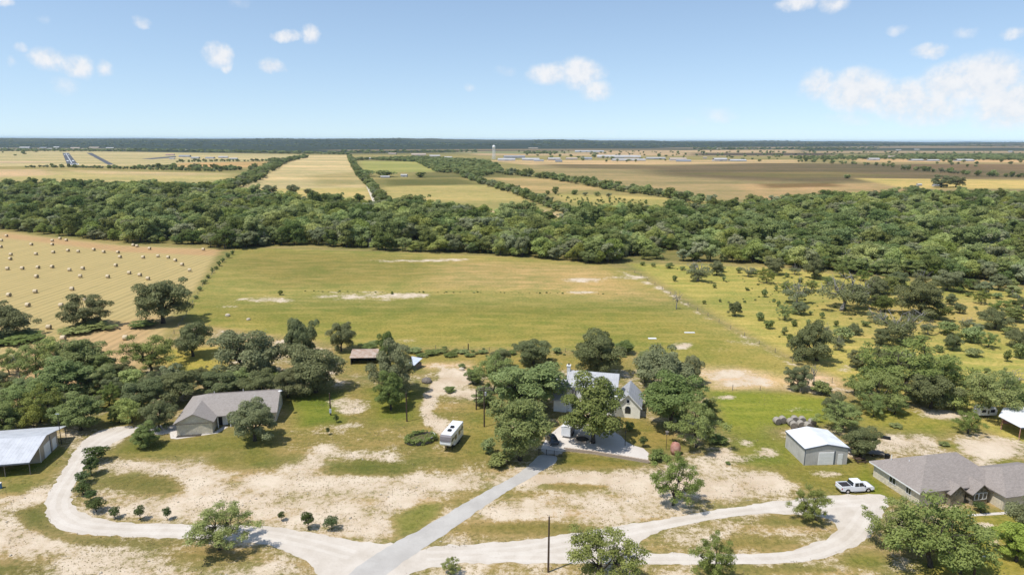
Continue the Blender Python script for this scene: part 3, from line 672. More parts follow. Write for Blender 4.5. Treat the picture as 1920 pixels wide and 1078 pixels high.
sheet('taxiway', [[(162, 287), (172, 287), (214, 309), (203, 309.5)]], .10, M['runway'], 0, label='narrow dark taxiway beside the runway', sm=0)
sheet('taxiway', [[(265, 298), (330, 293), (330, 295.5), (285, 299)]], .10, M['runway'], 0, label='dark apron beside the far hangars', sm=0)
# painted runway markings, all in the runway's own frame
ra, rb = Vector(G(136.5, 309.5)), Vector(G(123, 287)); ru = (rb - ra).normalized(); rp = Vector((ru.y, -ru.x))
rw_w = (Vector(G(147, 309.5)) - Vector(G(126, 309.5))).length
mk = MB()
def mark(s0, s1, t0, t1):
    pts = [ra + ru*s0 + rp*t0, ra + ru*s0 + rp*t1, ra + ru*s1 + rp*t1, ra + ru*s1 + rp*t0]
    mk.poly([(p.x, p.y, .2) for p in reversed(pts)])
LRW = (rb - ra).length
for k in range(8):
    t = -rw_w*.45 + k*rw_w*.13; mark(10, 70, t, t + rw_w*.07)
for s in (300, 1100):
    mark(s, s + 60, -rw_w*.36, -rw_w*.16); mark(s, s + 60, rw_w*.16, rw_w*.36)
s = 140
while s < LRW - 80: mark(s, s + 45, -1.1, 1.1); s += 65
mark(LRW - 40, LRW - 12, -rw_w*.45, rw_w*.45)
tag(mk.build('runway_marking', M['white_paint']), 'white painted threshold bars and centre line on the runway', None, None, 'structure')

# ------------------------------------------------------------------ trees
def leaf_cloud(rng, lobes, n, size, flat=.72, shell=.62, up=.75):
    """n small leaf sprays spread over the outer part of many lobes"""
    lobes = np.array(lobes); w = lobes[:, 3]**2; w = w/w.sum()
    k = rng.choice(len(lobes), n, p=w)
    d = rng.normal(size=(n, 3)); d /= np.linalg.norm(d, axis=1)[:, None]
    low = d[:, 2] < -.25; d[low & (rng.rand(n) < .7), 2] *= -1
    r = (shell + (1-shell)*rng.rand(n)**.6)*lobes[k, 3]
    r = r*(1 + .22*rng.normal(size=n)*(rng.rand(n) < .25))
    c = lobes[k, :3] + d*r[:, None]*np.array([1, 1, flat])
    nrm = d + rng.normal(size=(n, 3))*.55; nrm[:, 2] += up; nrm /= np.linalg.norm(nrm, axis=1)[:, None]
    t = rng.normal(size=(n, 3)); t -= nrm*(t*nrm).sum(1)[:, None]; t /= np.linalg.norm(t, axis=1)[:, None]
    b = np.cross(nrm, t); s = size*(.55 + .9*rng.rand(n))[:, None]
    e = (.45 + .35*rng.rand(n))[:, None]
    V = np.stack([c - t*s*.5, c + b*s*e*.55 + t*s*.1, c + t*s*.6, c - b*s*e*.5 + t*s*.05], 1).reshape(-1, 3)
    V[:, 2] = np.maximum(V[:, 2], .02)
    F = np.arange(4*n).reshape(-1, 4)
    ck = rng.rand(len(lobes))
    tint = np.clip(.30*rng.rand(n) + .35*rng.rand(n) + .35*ck[k], 0, 1)
    return V, F, np.repeat(tint, 4)
def crown_mesh(name, rng, lobes, n, size, mat, **kw):
    V, F, t = leaf_cloud(rng, lobes, n, size, **kw)
    me = mesh_np(name, V, F, None, mat)
    a = me.attributes.new('tint', 'FLOAT', 'POINT'); a.data.foreach_set('value', t.astype(np.float32)); return me
def skeleton(rng, mb, base_r, th, lobes, nl, lean=(0, 0), twist=.5):
    """tapered trunk, limbs, and a branch to every lobe"""
    L = np.array(lobes); top = Vector((lean[0]*th, lean[1]*th, th))
    mb.tube([(0, 0, -.25), (lean[0]*th*.2, lean[1]*th*.2, th*.3), tuple(top*.7 + Vector((rng.normal()*.1, rng.normal()*.1, 0))), tuple(top)],
            [base_r*1.35, base_r, base_r*.85, base_r*.72], 7)
    ang = np.arctan2(L[:, 1]-top.y, L[:, 0]-top.x); grp = ((ang + math.pi)/(2*math.pi)*nl).astype(int) % nl
    for g in range(nl):
        m = np.nonzero(grp == g)[0]
        if len(m) == 0: continue
        cen = Vector(L[m, :3].mean(0)); hub = top.lerp(cen, .55) + Vector((0, 0, .1*th)); mid = top.lerp(hub, .5) + Vector((rng.normal()*.15*twist, rng.normal()*.15*twist, .12*th))
        mb.tube([tuple(top - Vector((0, 0, .15*th*rng.rand()))), tuple(mid), tuple(hub)], [base_r*.6, base_r*.45, base_r*.34], 6)
        for i in m:
            e = Vector(L[i, :3]); q = hub.lerp(e, .5) + Vector((rng.normal()*.2, rng.normal()*.2, .1*rng.normal() + .1))*twist
            mb.tube([tuple(hub), tuple(q), tuple(e)], [base_r*.27, base_r*.17, base_r*.07], 5)
def crown_lobes(rng, W_, z0, z1, n, r, dome=1.0, ragged_=.25):
    out = []
    a, h = W_/2 - r*.75, (z1 - z0)/2
    tries = 0
    while len(out) < n and tries < 4000:
        tries += 1
        d = rng.normal(size=3); d /= np.linalg.norm(d); k = (.45 + .55*rng.rand()**.5)*(1 + ragged_*rng.normal()*.4)
        p = np.array([d[0]*a*k, d[1]*a*k, z0 + h + d[2]*(h - r*.5)*k*dome])
        if p[2] < z0: continue
        rr = r*(.65 + .7*rng.rand())
        if all(np.linalg.norm(p - o[:3]) > .55*(rr + o[3])*.8 for o in map(np.array, out)): out.append((p[0], p[1], p[2], rr))
    return out
PROTO = {}
def make_proto(kind, seed):
    rng = np.random.RandomState(seed); lm = M['leaf_' + {'oak': 'oak', 'pecan': 'pecan', 'mesquite': 'mesquite', 'lime': 'lime', 'citrus': 'citrus', 'shrub': 'shrub', 'forest': 'forest', 'halfdead': 'oak', 'dead': 'oak', 'far': 'forest'}[kind]]
    tb = MB()
    if kind in ('oak', 'halfdead'):
        Wd, H = 10.0, 8.0; th = 1.7 + .5*rng.rand(); lobes = crown_lobes(rng, Wd, .75 if kind == 'oak' else 1.5, H, 40 if kind == 'oak' else 22, 1.22, ragged_=.5)
        skeleton(rng, tb, .34, th, lobes, 6, (rng.normal()*.1, rng.normal()*.1)); n = 19000 if kind == 'oak' else 6000
        if kind == 'halfdead':
            for i in range(40):
                p = np.array(lobes[rng.randint(len(lobes))][:3]); d = rng.normal(size=3); d[2] = abs(d[2]) + .6; d /= np.linalg.norm(d)
                q = p + d*(1.2 + 1.2*rng.rand()); tb.tube([tuple(p), tuple((p+q)/2 + rng.normal(size=3)*.15), tuple(q)], [.09, .06, .02], 4)
            lobes = [l for l in lobes if l[2] < 5.2]
        cm_ = crown_mesh('crown', rng, lobes, n, .27, lm); bark = M['bark'] if kind == 'oak' else M['dead_wood']
    elif kind in ('pecan', 'lime'):
        Wd, H = 8.0, 9.0; th = 2.2; lobes = crown_lobes(rng, Wd, .9, H, 40, 1.1, ragged_=.45)
        skeleton(rng, tb, .26, th, lobes, 5); cm_ = crown_mesh('crown', rng, lobes, 17000, .26, lm); bark = M['bark']
    elif kind == 'mesquite':
        Wd, H = 10.0, 7.5; th = 1.6; lobes = crown_lobes(rng, Wd, 1.0, H, 50, .95, ragged_=.6)
        skeleton(rng, tb, .24, th, lobes, 5, (rng.normal()*.3, rng.normal()*.2), 1.3); cm_ = crown_mesh('crown', rng, lobes, 12000, .22, lm, shell=.15, flat=.66); bark = M['bark']
    elif kind == 'citrus':
        Wd, H = 2.2, 2.4; th = .7; lobes = crown_lobes(rng, Wd, .55, H, 14, .48)
        skeleton(rng, tb, .07, th, lobes, 4); cm_ = crown_mesh('crown', rng, lobes, 1500, .17, lm); bark = M['bark']
    elif kind == 'shrub':
        Wd, H = 3.0, 2.2; th = .35; lobes = crown_lobes(rng, Wd, .1, H, 16, .55)
        skeleton(rng, tb, .06, th, lobes, 5); cm_ = crown_mesh('crown', rng, lobes, 1700, .24, lm, shell=.3); bark = M['bark']
    elif kind == 'forest':
        v = (seed//100) % 6; lm = M[['leaf_forest', 'leaf_forest_light', 'leaf_forest_dark', 'leaf_forest_grey', 'leaf_forest', 'leaf_forest_light'][v]]
        Wd, H = [(9.0, 8.5), (8.0, 7.5), (10.0, 9.5), (8.5, 7.0), (7.0, 9.5), (10.5, 7.5)][v]; th = 2.2; lobes = crown_lobes(rng, Wd, .9, H, [30, 22, 36, 26, 26, 30][v], [1.35, 1.5, 1.3, 1.1, 1.2, 1.5][v], ragged_=.5)
        skeleton(rng, tb, .22, th, lobes, 4); cm_ = crown_mesh('crown', rng, lobes, 5200, .42, lm); bark = M['bark']
    elif kind == 'far':
        Wd, H = 9.0, 8.0; th = 2.0; lobes = crown_lobes(rng, Wd, .4, H, 16, 1.9)
        skeleton(rng, tb, .22, th, lobes, 3); cm_ = crown_mesh('crown', rng, lobes, 1100, .95, lm); bark = M['bark']
    else:                                   # dead: bare grey branches
        Wd, H = 5.0, 6.5; lobes = crown_lobes(rng, Wd, 2.2, H, 16, .5, ragged_=.5); skeleton(rng, tb, .22, 2.4, lobes, 5, (.05, .1), 1.2)
        for i in range(46):
            p = np.array(lobes[rng.randint(len(lobes))][:3]); d = rng.normal(size=3); d[2] += .4; d /= np.linalg.norm(d)
            q = p + d*(.5 + .8*rng.rand()); tb.tube([tuple(p), tuple((p+q)/2 + rng.normal(size=3)*.08), tuple(q)], [.05, .035, .012], 4)
        cm_ = None; bark = M['dead_wood']
    return dict(W=Wd, H=H, trunk=tb.mesh('trunk', bark, smooth=True), crown=cm_)
NVAR = dict(oak=5, pecan=3, mesquite=5, lime=1, citrus=3, shrub=4, forest=6, dead=2, halfdead=3, far=4)
for k_, n_ in NVAR.items(): PROTO[k_] = [make_proto(k_, 100*i + len(k_)*7 + 3) for i in range(n_)]
TREE_N = [0]
def plant(kind, name, x, y, width, height, label, cat='tree', group=None, var=None, rz=None, tilt=(0, 0)):
    TREE_N[0] += 1; i = TREE_N[0]; rng = random.Random(i*31 + 5)
    p = PROTO[kind][(i if var is None else var) % len(PROTO[kind])]
    e = empty(name, (x, y, 0), rng.uniform(0, 6.28) if rz is None else rz, label, cat, group)
    if tilt != (0, 0): e.rotation_mode = 'ZYX'; e.rotation_euler = (tilt[0], tilt[1], e.rotation_euler[2])
    s = width/p['W']; e.scale = (s*rng.uniform(.95, 1.05), s*rng.uniform(.95, 1.05), height/p['H'])
    t = link(bpy.data.objects.new('trunk' if kind != 'shrub' else 'stem', p['trunk']), e)
    if p['crown']: link(bpy.data.objects.new('crown' if kind != 'shrub' else 'foliage', p['crown']), e)
    return e
def plant_px(kind, px, base, wpx, top, label, name=None, cat='tree', group=None, **kw):
    x, y = G(px, base); z = depth_of(x, y); wid = wpx*z/FOCAL_PX*.93
    hgt = max(.5, (base - top)*z/FOCAL_PX*1.0)
    ang = math.atan2(CAM_H, math.hypot(x, y))
    hgt = max(hgt*.45, (hgt - .5*wid*math.sin(ang)*.55)/math.cos(ang))     # the crown's depth adds to its seen height
    if wid > 1.45*hgt and kind in ('oak', 'pecan', 'mesquite'): wid *= .9; hgt *= 1.06
    nm = name or {'oak': 'oak_tree', 'halfdead': 'oak_tree', 'pecan': 'shade_tree', 'lime': 'shade_tree', 'mesquite': 'mesquite_tree', 'citrus': 'citrus_tree', 'shrub': 'shrub', 'dead': 'dead_tree', 'forest': 'tree', 'far': 'tree'}[kind]
    return plant(kind, nm, x, y, wid, hgt, label, cat, group, **kw)

TREES = [
 # foreground
 ('mesquite', 1262, 947, 100, 850, 'airy leaning mesquite alone on the pale ground below the forecourt'),
 ('mesquite', 1135, 1092, 150, 975, 'mesquite with pale gaps at the bottom edge beside the lower gravel road'),
 ('mesquite', 1335, 1096, 92, 998, 'slim ragged mesquite at the bottom edge on the lower gravel road'),
 ('mesquite', 412, 1030, 150, 942, 'low spreading dark tree at the edge of the left gravel drive'),
 ('mesquite', 1745, 1062, 235, 918, 'largest foreground mesquite, hiding the front of the right house'),
 ('mesquite', 1680, 1030, 120, 935, 'mesquite on the left flank of the largest foreground one'),
 ('mesquite', 1800, 1075, 110, 985, 'mesquite at the bottom edge below the largest foreground one'),
 ('lime', 1905, 1052, 90, 970, 'bright lime green tree at the lower right corner'),
 ('oak', 1935, 1010, 110, 925, 'dark green tree behind the lime green one at the right edge'),
 ('mesquite', 1532, 976, 75, 900, 'thin leaning mesquite on the island inside the gravel loop'),
 ('mesquite', 845, 1078, 40, 1043, 'small scraggly bush-like tree at the bottom edge by the road junction'),
 # left house
 ('oak', 478, 826, 100, 742, 'round grey-green oak covering the right front of the left house'),
 ('pecan', 274, 838, 54, 790, 'small bright green tree on the lawn at the end of the left drive'),
 ('oak', 265, 770, 90, 705, 'dark oak standing left behind the left house'),
 ('oak', 330, 752, 120, 690, 'broad dark oak behind the middle of the left house'),
 ('oak', 415, 738, 110, 690, 'dark oak over the ridge of the left house'),
 ('oak', 490, 745, 100, 690, 'dark oak behind the right end of the left house'),
 ('oak', 300, 806, 64, 745, 'dark oak touching the left gable of the left house'),
 ('mesquite', 285, 700, 130, 625, 'grey-green feathery tree between hay field and left house'),
 ('oak', 362, 668, 80, 598, 'round tree with a gap showing its trunk, at the pasture corner'),
 ('oak', 462, 712, 160, 615, 'huge grey-green oak behind the left house, widest of its row'),
 ('oak', 566, 690, 74, 590, 'tall open oak rising above the oak row against the pasture'),
 ('oak', 640, 658, 54, 599, 'dark upright oak alone in front of the pasture'),
 ('oak', 592, 735, 136, 645, 'broad oak at the right end of the row behind the left house'),
 ('oak', 540, 745, 80, 690, 'dark low oak under the right end of the oak row'),
 ('oak', 742, 740, 90, 640, 'dark oak beside the old dark shed'),
 ('pecan', 727, 690, 40, 618, 'small round crown poking above the oak by the old shed'),
 ('pecan', 733, 768, 64, 695, 'bright green tree with a shadow beside the lone utility pole'),
 # left thicket
 ('mesquite', 68, 715, 96, 638, 'yellow-green tree at the hay field edge beside the bare dead trunk'),
 ('pecan', 152, 705, 95, 628, 'tall rounded tree on the hay field edge left of the oak row'),
 ('pecan', 118, 745, 120, 672, 'green tree in the middle of the left thicket'),
 ('mesquite', 36, 778, 110, 710, 'olive tree at the left edge above the metal shed'),
 ('mesquite', 75, 792, 100, 718, 'grey-green mesquite just behind the metal shed'),
 ('pecan', 152, 806, 84, 735, 'rounded tree between the metal shed and the gravel drive'),
 ('pecan', 190, 735, 60, 680, 'small green tree at the right end of the left thicket'),
 ('oak', -10, 735, 80, 690, 'tree cut by the left edge above the thicket'),
 ('pecan', 10, 810, 70, 752, 'low green tree at the left edge over the metal shed roof'),
 ('mesquite', 205, 760, 50, 715, 'small tree by the grassy gap left of the left house'),
 ('oak', 232, 720, 60, 672, 'dark tree beside the white tin roof in the thicket'),
 # hay field
 ('oak', 18, 632, 110, 566, 'dense tree clump at the left edge of the hay field'),
 ('oak', 165, 612, 100, 552, 'oak clump standing in the middle of the hay field front'),
 ('oak', 306, 606, 130, 522, 'tallest oak at the right corner of the hay field'),
 # white house
 ('oak', 1000, 682, 78, 628, 'oak behind the big green trees, left of the chimney'),
 ('oak', 1120, 700, 130, 620, 'large dark oak behind the roof of the white house'),
 ('pecan', 1172, 662, 44, 637, 'small green tree on the pasture edge behind the white house'),
 ('mesquite', 925, 735, 90, 660, 'loose olive tree beside the two utility poles'),
 ('pecan', 985, 775, 160, 668, 'wide bright green tree left of the white house'),
 ('pecan', 975, 862, 134, 736, 'large round shade tree over the top of the paved drive'),
 ('pecan', 1112, 830, 132, 700, 'tall green tree in front of the white house'),
 ('oak', 1245, 735, 136, 650, 'dark oak right behind the cream gable'),
 ('pecan', 1258, 800, 130, 690, 'dense green tree right of the cream gable'),
 ('mesquite', 1305, 838, 110, 742, 'olive drooping tree at the right of the front lawn'),
 ('oak', 1292, 720, 50, 660, 'dark oak at the right end of the house trees'),
 ('citrus', 1206, 838, 18, 816, 'small dark bush tree beside the black lamp post'),
 ('oak', 935, 690, 50, 652, 'small olive tree left of the oak behind the house'),
 # right
 ('oak', 1495, 732, 52, 682, 'round tree with a bare leaning snag beside the green lawn'),
 ('shrub', 1540, 738, 50, 712, 'low bush under the round tree beside the lawn', 'shrub'),
 ('mesquite', 1578, 806, 100, 750, 'open mesquite behind the round bales and the garage'),
 ('oak', 1612, 856, 76, 796, 'dark round tree right against the grey garage'),
 ('oak', 1532, 676, 90, 600, 'dark oak on the fence line right of the pasture'),
 ('mesquite', 1700, 735, 220, 632, 'huge olive mesquite thicket tree, widest at right'),
 ('mesquite', 1645, 765, 120, 690, 'grey-green mesquite in front of the huge olive one'),
 ('oak', 1745, 765, 100, 690, 'dark tree at the right flank of the huge olive mesquite'),
 ('mesquite', 1850, 782, 130, 695, 'olive mesquite behind the white camper'),
 ('mesquite', 1905, 775, 80, 715, 'olive mesquite over the open shed at the right edge'),
 ('oak', 1610, 690, 46, 655, 'small green tree between the fence-line oak and the olive mesquite'),
 ('mesquite', 1815, 812, 60, 765, 'small feathery tree left of the white camper'),
 ('halfdead', 1578, 582, 120, 508, 'big oak with a bleached bare top in the savanna'),
 ('halfdead', 1494, 570, 70, 524, 'dark oak with bare grey twigs left of the bleached oak'),
 ('halfdead', 1308, 527, 62, 486, 'oak with bare grey branches on the pasture side of the savanna'),
 ('oak', 1640, 570, 60, 520, 'dark oak just right of the bleached oak'),
 ('oak', 1725, 592, 120, 524, 'wide oak in the savanna below the woods'),
 ('halfdead', 1690, 640, 120, 572, 'grey-topped oak in the middle of the savanna'),
 ('oak', 1775, 545, 70, 505, 'oak touching the wood edge in the savanna'),
 ('oak', 1865, 616, 72, 578, 'dark low leaning oak alone in the right savanna'),
 ('mesquite', 1840, 570, 36, 544, 'small flat-topped tree in the right savanna'),
 ('oak', 1378, 593, 30, 563, 'small dark oak by the fence line in the savanna'),
 ('dead', 1268, 580, 26, 540, 'bare grey tree at the end of the pasture track'),
 ('dead', 38, 715, 34, 664, 'bare dead trunk at the edge of the hay field'),
 ('dead', 1525, 722, 24, 676, 'bare leaning snag beside the round tree'),
 ('dead', 1905, 735, 50, 690, 'bare grey-brown bush tree at the far right'),
 # far solitary trees
 ('oak', 505, 366, 42, 347, 'rounded tree over the pale blue barn roof'),
 ('oak', 549, 366, 26, 345, 'single tree right of the pale blue barn'),
 ('oak', 580, 367, 27, 354, 'smaller single tree at the lower edge of the straw field'),
 ('far', 1588, 335, 15, 327, 'tiny dark tree alone in the wide dark field'),
 ('oak', 1765, 352, 46, 330, 'left half of the far tree clump by a farmstead'),
 ('oak', 1792, 351, 40, 331, 'right half of the far tree clump by a farmstead'),
 ('oak', 1712, 366, 24, 346, 'single tree left of the far farmstead clump'),
 ('oak', 1474, 383, 22, 362, 'upright tree above the right wood by white roofs'),
 ('oak', 1526, 384, 26, 364, 'round tree beside the white roofs on the right wood edge'),
 ('far', 684, 331, 40, 317, 'left dark tree of the far farm row'),
 ('far', 722, 332, 44, 318, 'middle dark tree of the far farm row'),
 ('far', 788, 333, 24, 322, 'right dark tree of the far farm row'),
]
for t in TREES:
    kind, px, base, w, top, lab = t[:6]
    kw = {}
    if px in (1532,): kw = dict(tilt=(0, -.42), rz=.3)
    if px == 1262: kw = dict(tilt=(0, .12), rz=1.0)
    plant_px(kind, px, base, w, top, lab, cat='dead tree' if kind == 'dead' else (t[6] if len(t) > 6 else 'tree'), **kw)
# smaller trees that fill the thickets
rf_ = random.Random(77)
def filler(pts, kinds, wr, hr, label, group):
    for (px, b) in pts:
        w = rf_.uniform(*wr); plant_px(rf_.choice(kinds), px + rf_.uniform(-4, 4), b + rf_.uniform(-3, 3), w, b - w*rf_.uniform(*hr), label, name='thicket_tree', group=group)
filler([(20, 705), (55, 740), (85, 760), (100, 715), (130, 775), (175, 770), (190, 705), (60, 805), (112, 800), (5, 770), (215, 745), (165, 730), (140, 700), (90, 680), (30, 745)], ['forest', 'pecan', 'mesquite', 'oak'], (38, 60), (.75, 1.0), 'one of the smaller trees filling the thicket beside the hay field', 'filling of the left thicket')
filler([(245, 735), (285, 745), (320, 725), (372, 720), (395, 735), (450, 735), (520, 730), (545, 720), (505, 715), (225, 790), (250, 790)], ['oak', 'forest'], (38, 58), (.75, 1.0), 'one of the smaller oaks closing the row behind the left house', 'filling of the oak row')
filler([(1600, 740), (1630, 720), (1660, 700), (1690, 690), (1735, 700), (1770, 715), (1790, 745), (1720, 750), (1680, 775), (1820, 740), (1845, 745), (1875, 750), (1900, 745), (1790, 770), (1560, 780), (1640, 780), (1920, 760)], ['mesquite', 'mesquite', 'forest', 'oak'], (40, 66), (.7, .95), 'one of the smaller trees filling the mesquite thicket at right', 'filling of the right thicket')
filler([(1440, 530), (1470, 548), (1520, 548), (1555, 535), (1605, 555), (1665, 548), (1690, 575), (1745, 560), (1800, 585), (1825, 545), (1880, 590), (1900, 605), (1640, 605), (1600, 625), (1655, 650), (1740, 625), (1785, 655), (1850, 650), (1905, 650), (1550, 630), (1570, 655), (1760, 535), (1870, 545), (1615, 530), (1580, 520), (1340, 515), (1400, 520), (1450, 515), (1490, 515), (1530, 520), (1640, 540), (1680, 535), (1720, 540), (1800, 545), (1850, 555), (1900, 560), (1915, 580), (1780, 570), (1710, 605), (1660, 585), (1625, 575), (1500, 590), (1470, 600), (1760, 600), (1810, 615), (1700, 650), (1830, 625)], ['oak', 'mesquite', 'forest', 'halfdead'], (24, 46), (.65, .9), 'one of the scattered small trees in the right savanna', 'small trees of the right savanna')
filler([(905, 760), (890, 720), (955, 720), (1030, 725), (1205, 720), (1225, 760), (1325, 790), (1215, 690)], ['pecan', 'oak', 'forest'], (34, 50), (.75, 1.0), 'one of the smaller trees in the grove round the white house', 'filling of the house grove')
# little orchard trees along the gravel drive
ORCH = [(181, 866, 46, 832, 'largest round citrus tree at the top of the row along the left drive'), (172, 891, 36, 853, 'second citrus tree of the left drive row, below the largest'),
        (157, 906, 33, 879, 'third citrus tree of the left drive row, at the road edge'), (156, 927, 33, 902, 'fourth citrus tree of the left drive row'),
        (170, 938, 26, 917, 'small citrus tree tucked behind the fourth of the row'), (181, 959, 36, 930, 'round citrus tree at the inner bend of the left drive'),
        (216, 971, 24, 948, 'first citrus tree after the bend of the left drive'), (263, 974, 24, 945, 'second citrus tree after the bend of the left drive'),
        (314, 974, 17, 948, 'last thin citrus tree before the low spreading tree'), (528, 976, 15, 957, 'tiny citrus tree left of the three by the junction'),
        (578, 992, 30, 957, 'middle two-part citrus tree by the road junction'), (622, 993, 30, 964, 'dark ball-shaped citrus tree nearest the road junction'),
        (348, 812, 17, 796, 'left clipped ball bush against the left house wall'), (379, 810, 17, 794, 'right clipped ball bush against the left house wall'),
        (1838, 960, 26, 938, 'clipped round bush below the window of the right house'), (631, 792, 12, 776, 'small bush beside the thin pole on the lawn'), (615, 815, 10, 800, 'little bush lower on the lawn left of the caravan')]
for (px, b, w, top, lab) in ORCH: plant_px('citrus', px, b, w, top, lab, name='citrus_tree' if 'citrus' in lab else 'bush', cat='tree' if 'citrus' in lab else 'bush', group='small clipped trees' if 'citrus' in lab else None)
# bushes of the savanna, the fence lines and the weedy banks
SHR = [(1255, 503, 18, 492), (1279, 507, 12, 498), (1351, 510, 20, 497), (1385, 512, 13, 500), (1413, 514, 20, 503), (1265, 528, 11, 515), (1357, 527, 8, 517), (1433, 557, 14, 541), (1425, 601, 18, 584),
       (1441, 616, 22, 598), (1459, 575, 9, 562), (1541, 597, 12, 584), (1489, 612, 14, 600), (1820, 642, 40, 610), (1776, 627, 38, 600), (1825, 668, 32, 650), (1888, 678, 16, 655), (1912, 672, 30, 640),
       (1796, 638, 16, 622), (1580, 640, 36, 610), (1568, 612, 10, 600), (1622, 612, 18, 600), (1890, 628, 26, 612), (1480, 640, 16, 624), (1470, 628, 14, 612), (1515, 610, 10, 598), (1850, 700, 14, 688), (1783, 690, 14, 678),
       (1870, 560, 20, 548), (1905, 575, 26, 560), (1815, 556, 12, 548), (1660, 600, 14, 590), (1340, 540, 9, 532), (1400, 545, 8, 538), (1320, 570, 9, 562), (1350, 566, 7, 560), (1760, 660, 20, 646), (1740, 672, 16, 660),
       (1520, 590, 9, 582), (1455, 545, 9, 537), (1475, 520, 12, 511), (1500, 530, 12, 520), (1430, 525, 10, 516), (1225, 500, 12, 492), (1205, 498, 12, 490), (1700, 560, 16, 548), (1895, 540, 28, 522), (1850, 720, 18, 705), (1890, 712, 22, 696)]
for (px, b, w, top) in SHR:
    plant_px('shrub', px, b, w*1.05, top, 'low rounded green shrub in the grassy savanna at right', cat='shrub', group='shrubs of the right savanna')
rr_ = random.Random(3)
fl = [(436, 478), (418, 492), (405, 505), (398, 512), (390, 522), (383, 532), (375, 545), (368, 560), (428, 484), (411, 499)]
for (px, b) in fl:
    plant_px('shrub', px, b, rr_.uniform(7, 13), b - rr_.uniform(6, 12), 'dark bush on the fence line between hay field and pasture', cat='shrub', group='bushes on the hay field fence')
for (px, b, w, h) in [(690, 652, 40, 10), (740, 657, 30, 9), (775, 660, 36, 10), (810, 664, 36, 11), (845, 668, 30, 9), (830, 660, 26, 8), (868, 662, 26, 8), (905, 662, 22, 8), (960, 664, 22, 9), (1045, 662, 20, 12), (700, 645, 24, 7), (880, 668, 22, 8), (790, 668, 24, 7), (855, 660, 24, 7), (940, 660, 24, 7)]:
    plant_px('shrub', px, b, w, b - h, 'weedy green bush on the bank between yard and pasture', cat='shrub', group='bushes on the pasture bank')
for (px, b, w, h, lab) in [(526, 553, 11, 10, 'single dark bush in the open pasture by the pale patch'), (735, 552, 7, 5, 'very small bush in the open pasture right of the pale patch'),
                      (165, 618, 110, 18, 'low thicket under the oak clump in the hay field'), (270, 612, 60, 14, 'low bushes under the tallest hay field oak'), (20, 640, 120, 20, 'low thicket under the left hay field clump'),
                      (866, 690, 16, 10, 'low bush beside the dirt yard track'), (843, 735, 26, 12, 'low grassy bush between the arms of the dirt track'), (1590, 770, 60, 16, 'bush on the bank behind the round bales'),
                      (1680, 800, 26, 8, 'grey weedy bush on the bare slope behind the garage'), (1770, 835, 22, 9, 'grey-green weed clump right of the bare slope'), (1232, 862, 36, 22, 'ragged bush at the right end of the stone wall'),
                      (915, 850, 30, 30, 'bush at the foot of the utility pole with crossarm'), (200, 690, 40, 24, 'bush at the corner of hay field and thicket'), (165, 742, 40, 20, 'greyish bush in front of the left thicket'),
                      (935, 872, 50, 26, 'bush under the large round shade tree'), (1180, 808, 22, 20, 'dark shrub on the forecourt corner'), (1345, 830, 40, 18, 'shrub under the olive drooping tree'), (1365, 870, 12, 6, 'weed tuft on the bare patch by the lawn')]:
    plant_px('shrub', px, b, w, b - h, lab, cat='shrub')

# ------------------------------------------------------------------ woods
def inside(poly, x, y):
    c = False; n = len(poly); j = n-1
    for i in range(n):
        if (poly[i][1] > y) != (poly[j][1] > y) and x < (poly[j][0]-poly[i][0])*(y-poly[i][1])/(poly[j][1]-poly[i][1]) + poly[i][0]: c = not c
        j = i
    return c
def scatter_poly(poly_px, spacing, rng, gap=None):
    P = W(poly_px); A = np.array(P); out = []
    x0, y0 = A.min(0); x1, y1 = A.max(0)
    ny = int((y1-y0)/spacing)+1; nx = int((x1-x0)/spacing)+1
    if nx*ny > 400000: return out
    gxs, gys = np.meshgrid(x0 + np.arange(nx)*spacing, y0 + np.arange(ny)*spacing)
    X = (gxs + rng.uniform(-.48, .48, gxs.shape)*spacing).ravel(); Y = (gys + rng.uniform(-.48, .48, gxs.shape)*spacing).ravel()
    m = poly_mask(X, Y, P, .01) > .5
    m &= np.abs(X) < (Y + 60)*.86
    if gap is not None: m &= fbm(X/38 + 5.2, Y/38, 3) > gap
    return list(zip(X[m], Y[m]))
def line_pts(pl, width, spacing, rng):
    out = []; P = W(pl)
    for a, b in zip(P[:-1], P[1:]):
        a = np.array(a); b = np.array(b); L = np.linalg.norm(b-a); n = max(1, int(L/spacing)); d = (b-a)/max(L, 1e-6); nr = np.array([-d[1], d[0]])
        for k in range(n):
            if rng.rand() < .93: q = a + (b-a)*(k+rng.rand())/n + nr*rng.uniform(-.5, .5)*width; out.append((q[0], q[1]))
    return out
rng = np.random.RandomState(11)
CLEAR = [W(p) for p in ([(1755, 390), (1860, 388), (1866, 402), (1780, 404)], [(1885, 414), (1990, 406), (1990, 434), (1895, 430)], [(640, 376), (700, 380), (700, 392), (650, 390)], [(120, 352), (136, 352), (136, 360), (120, 360)], ell(398, 366, 10, 4), ell(218, 387, 10, 3))]
wood = [(x, y) for (x, y) in scatter_poly(FOREST, 6.2, rng, .26) if not any(inside(c, x, y) for c in CLEAR)]
wood = [p for p in wood if not (p[0] > 40 and float(fbm(np.array([p[0]/46 + 1.3]), np.array([p[1]/46 + 4.4]), 3)[0]) < .27)]
wood += line_pts([(425, 464), (470, 463), (560, 457), (640, 463), (700, 467), (830, 472), (960, 478), (1060, 487), (1135, 496)], 7, 5.2, rng)
wood += line_pts([(1200, 487), (1350, 490), (1430, 495), (1540, 504), (1700, 518), (1840, 522), (1940, 536)], 9, 6.5, rng)
wood.sort(key=lambda p: math.hypot(p[0], p[1]))
def vis(p): return abs(p[0]) < p[1]*.76
edge = [p for p in wood if vis(p)][:290]; eset = set(edge)
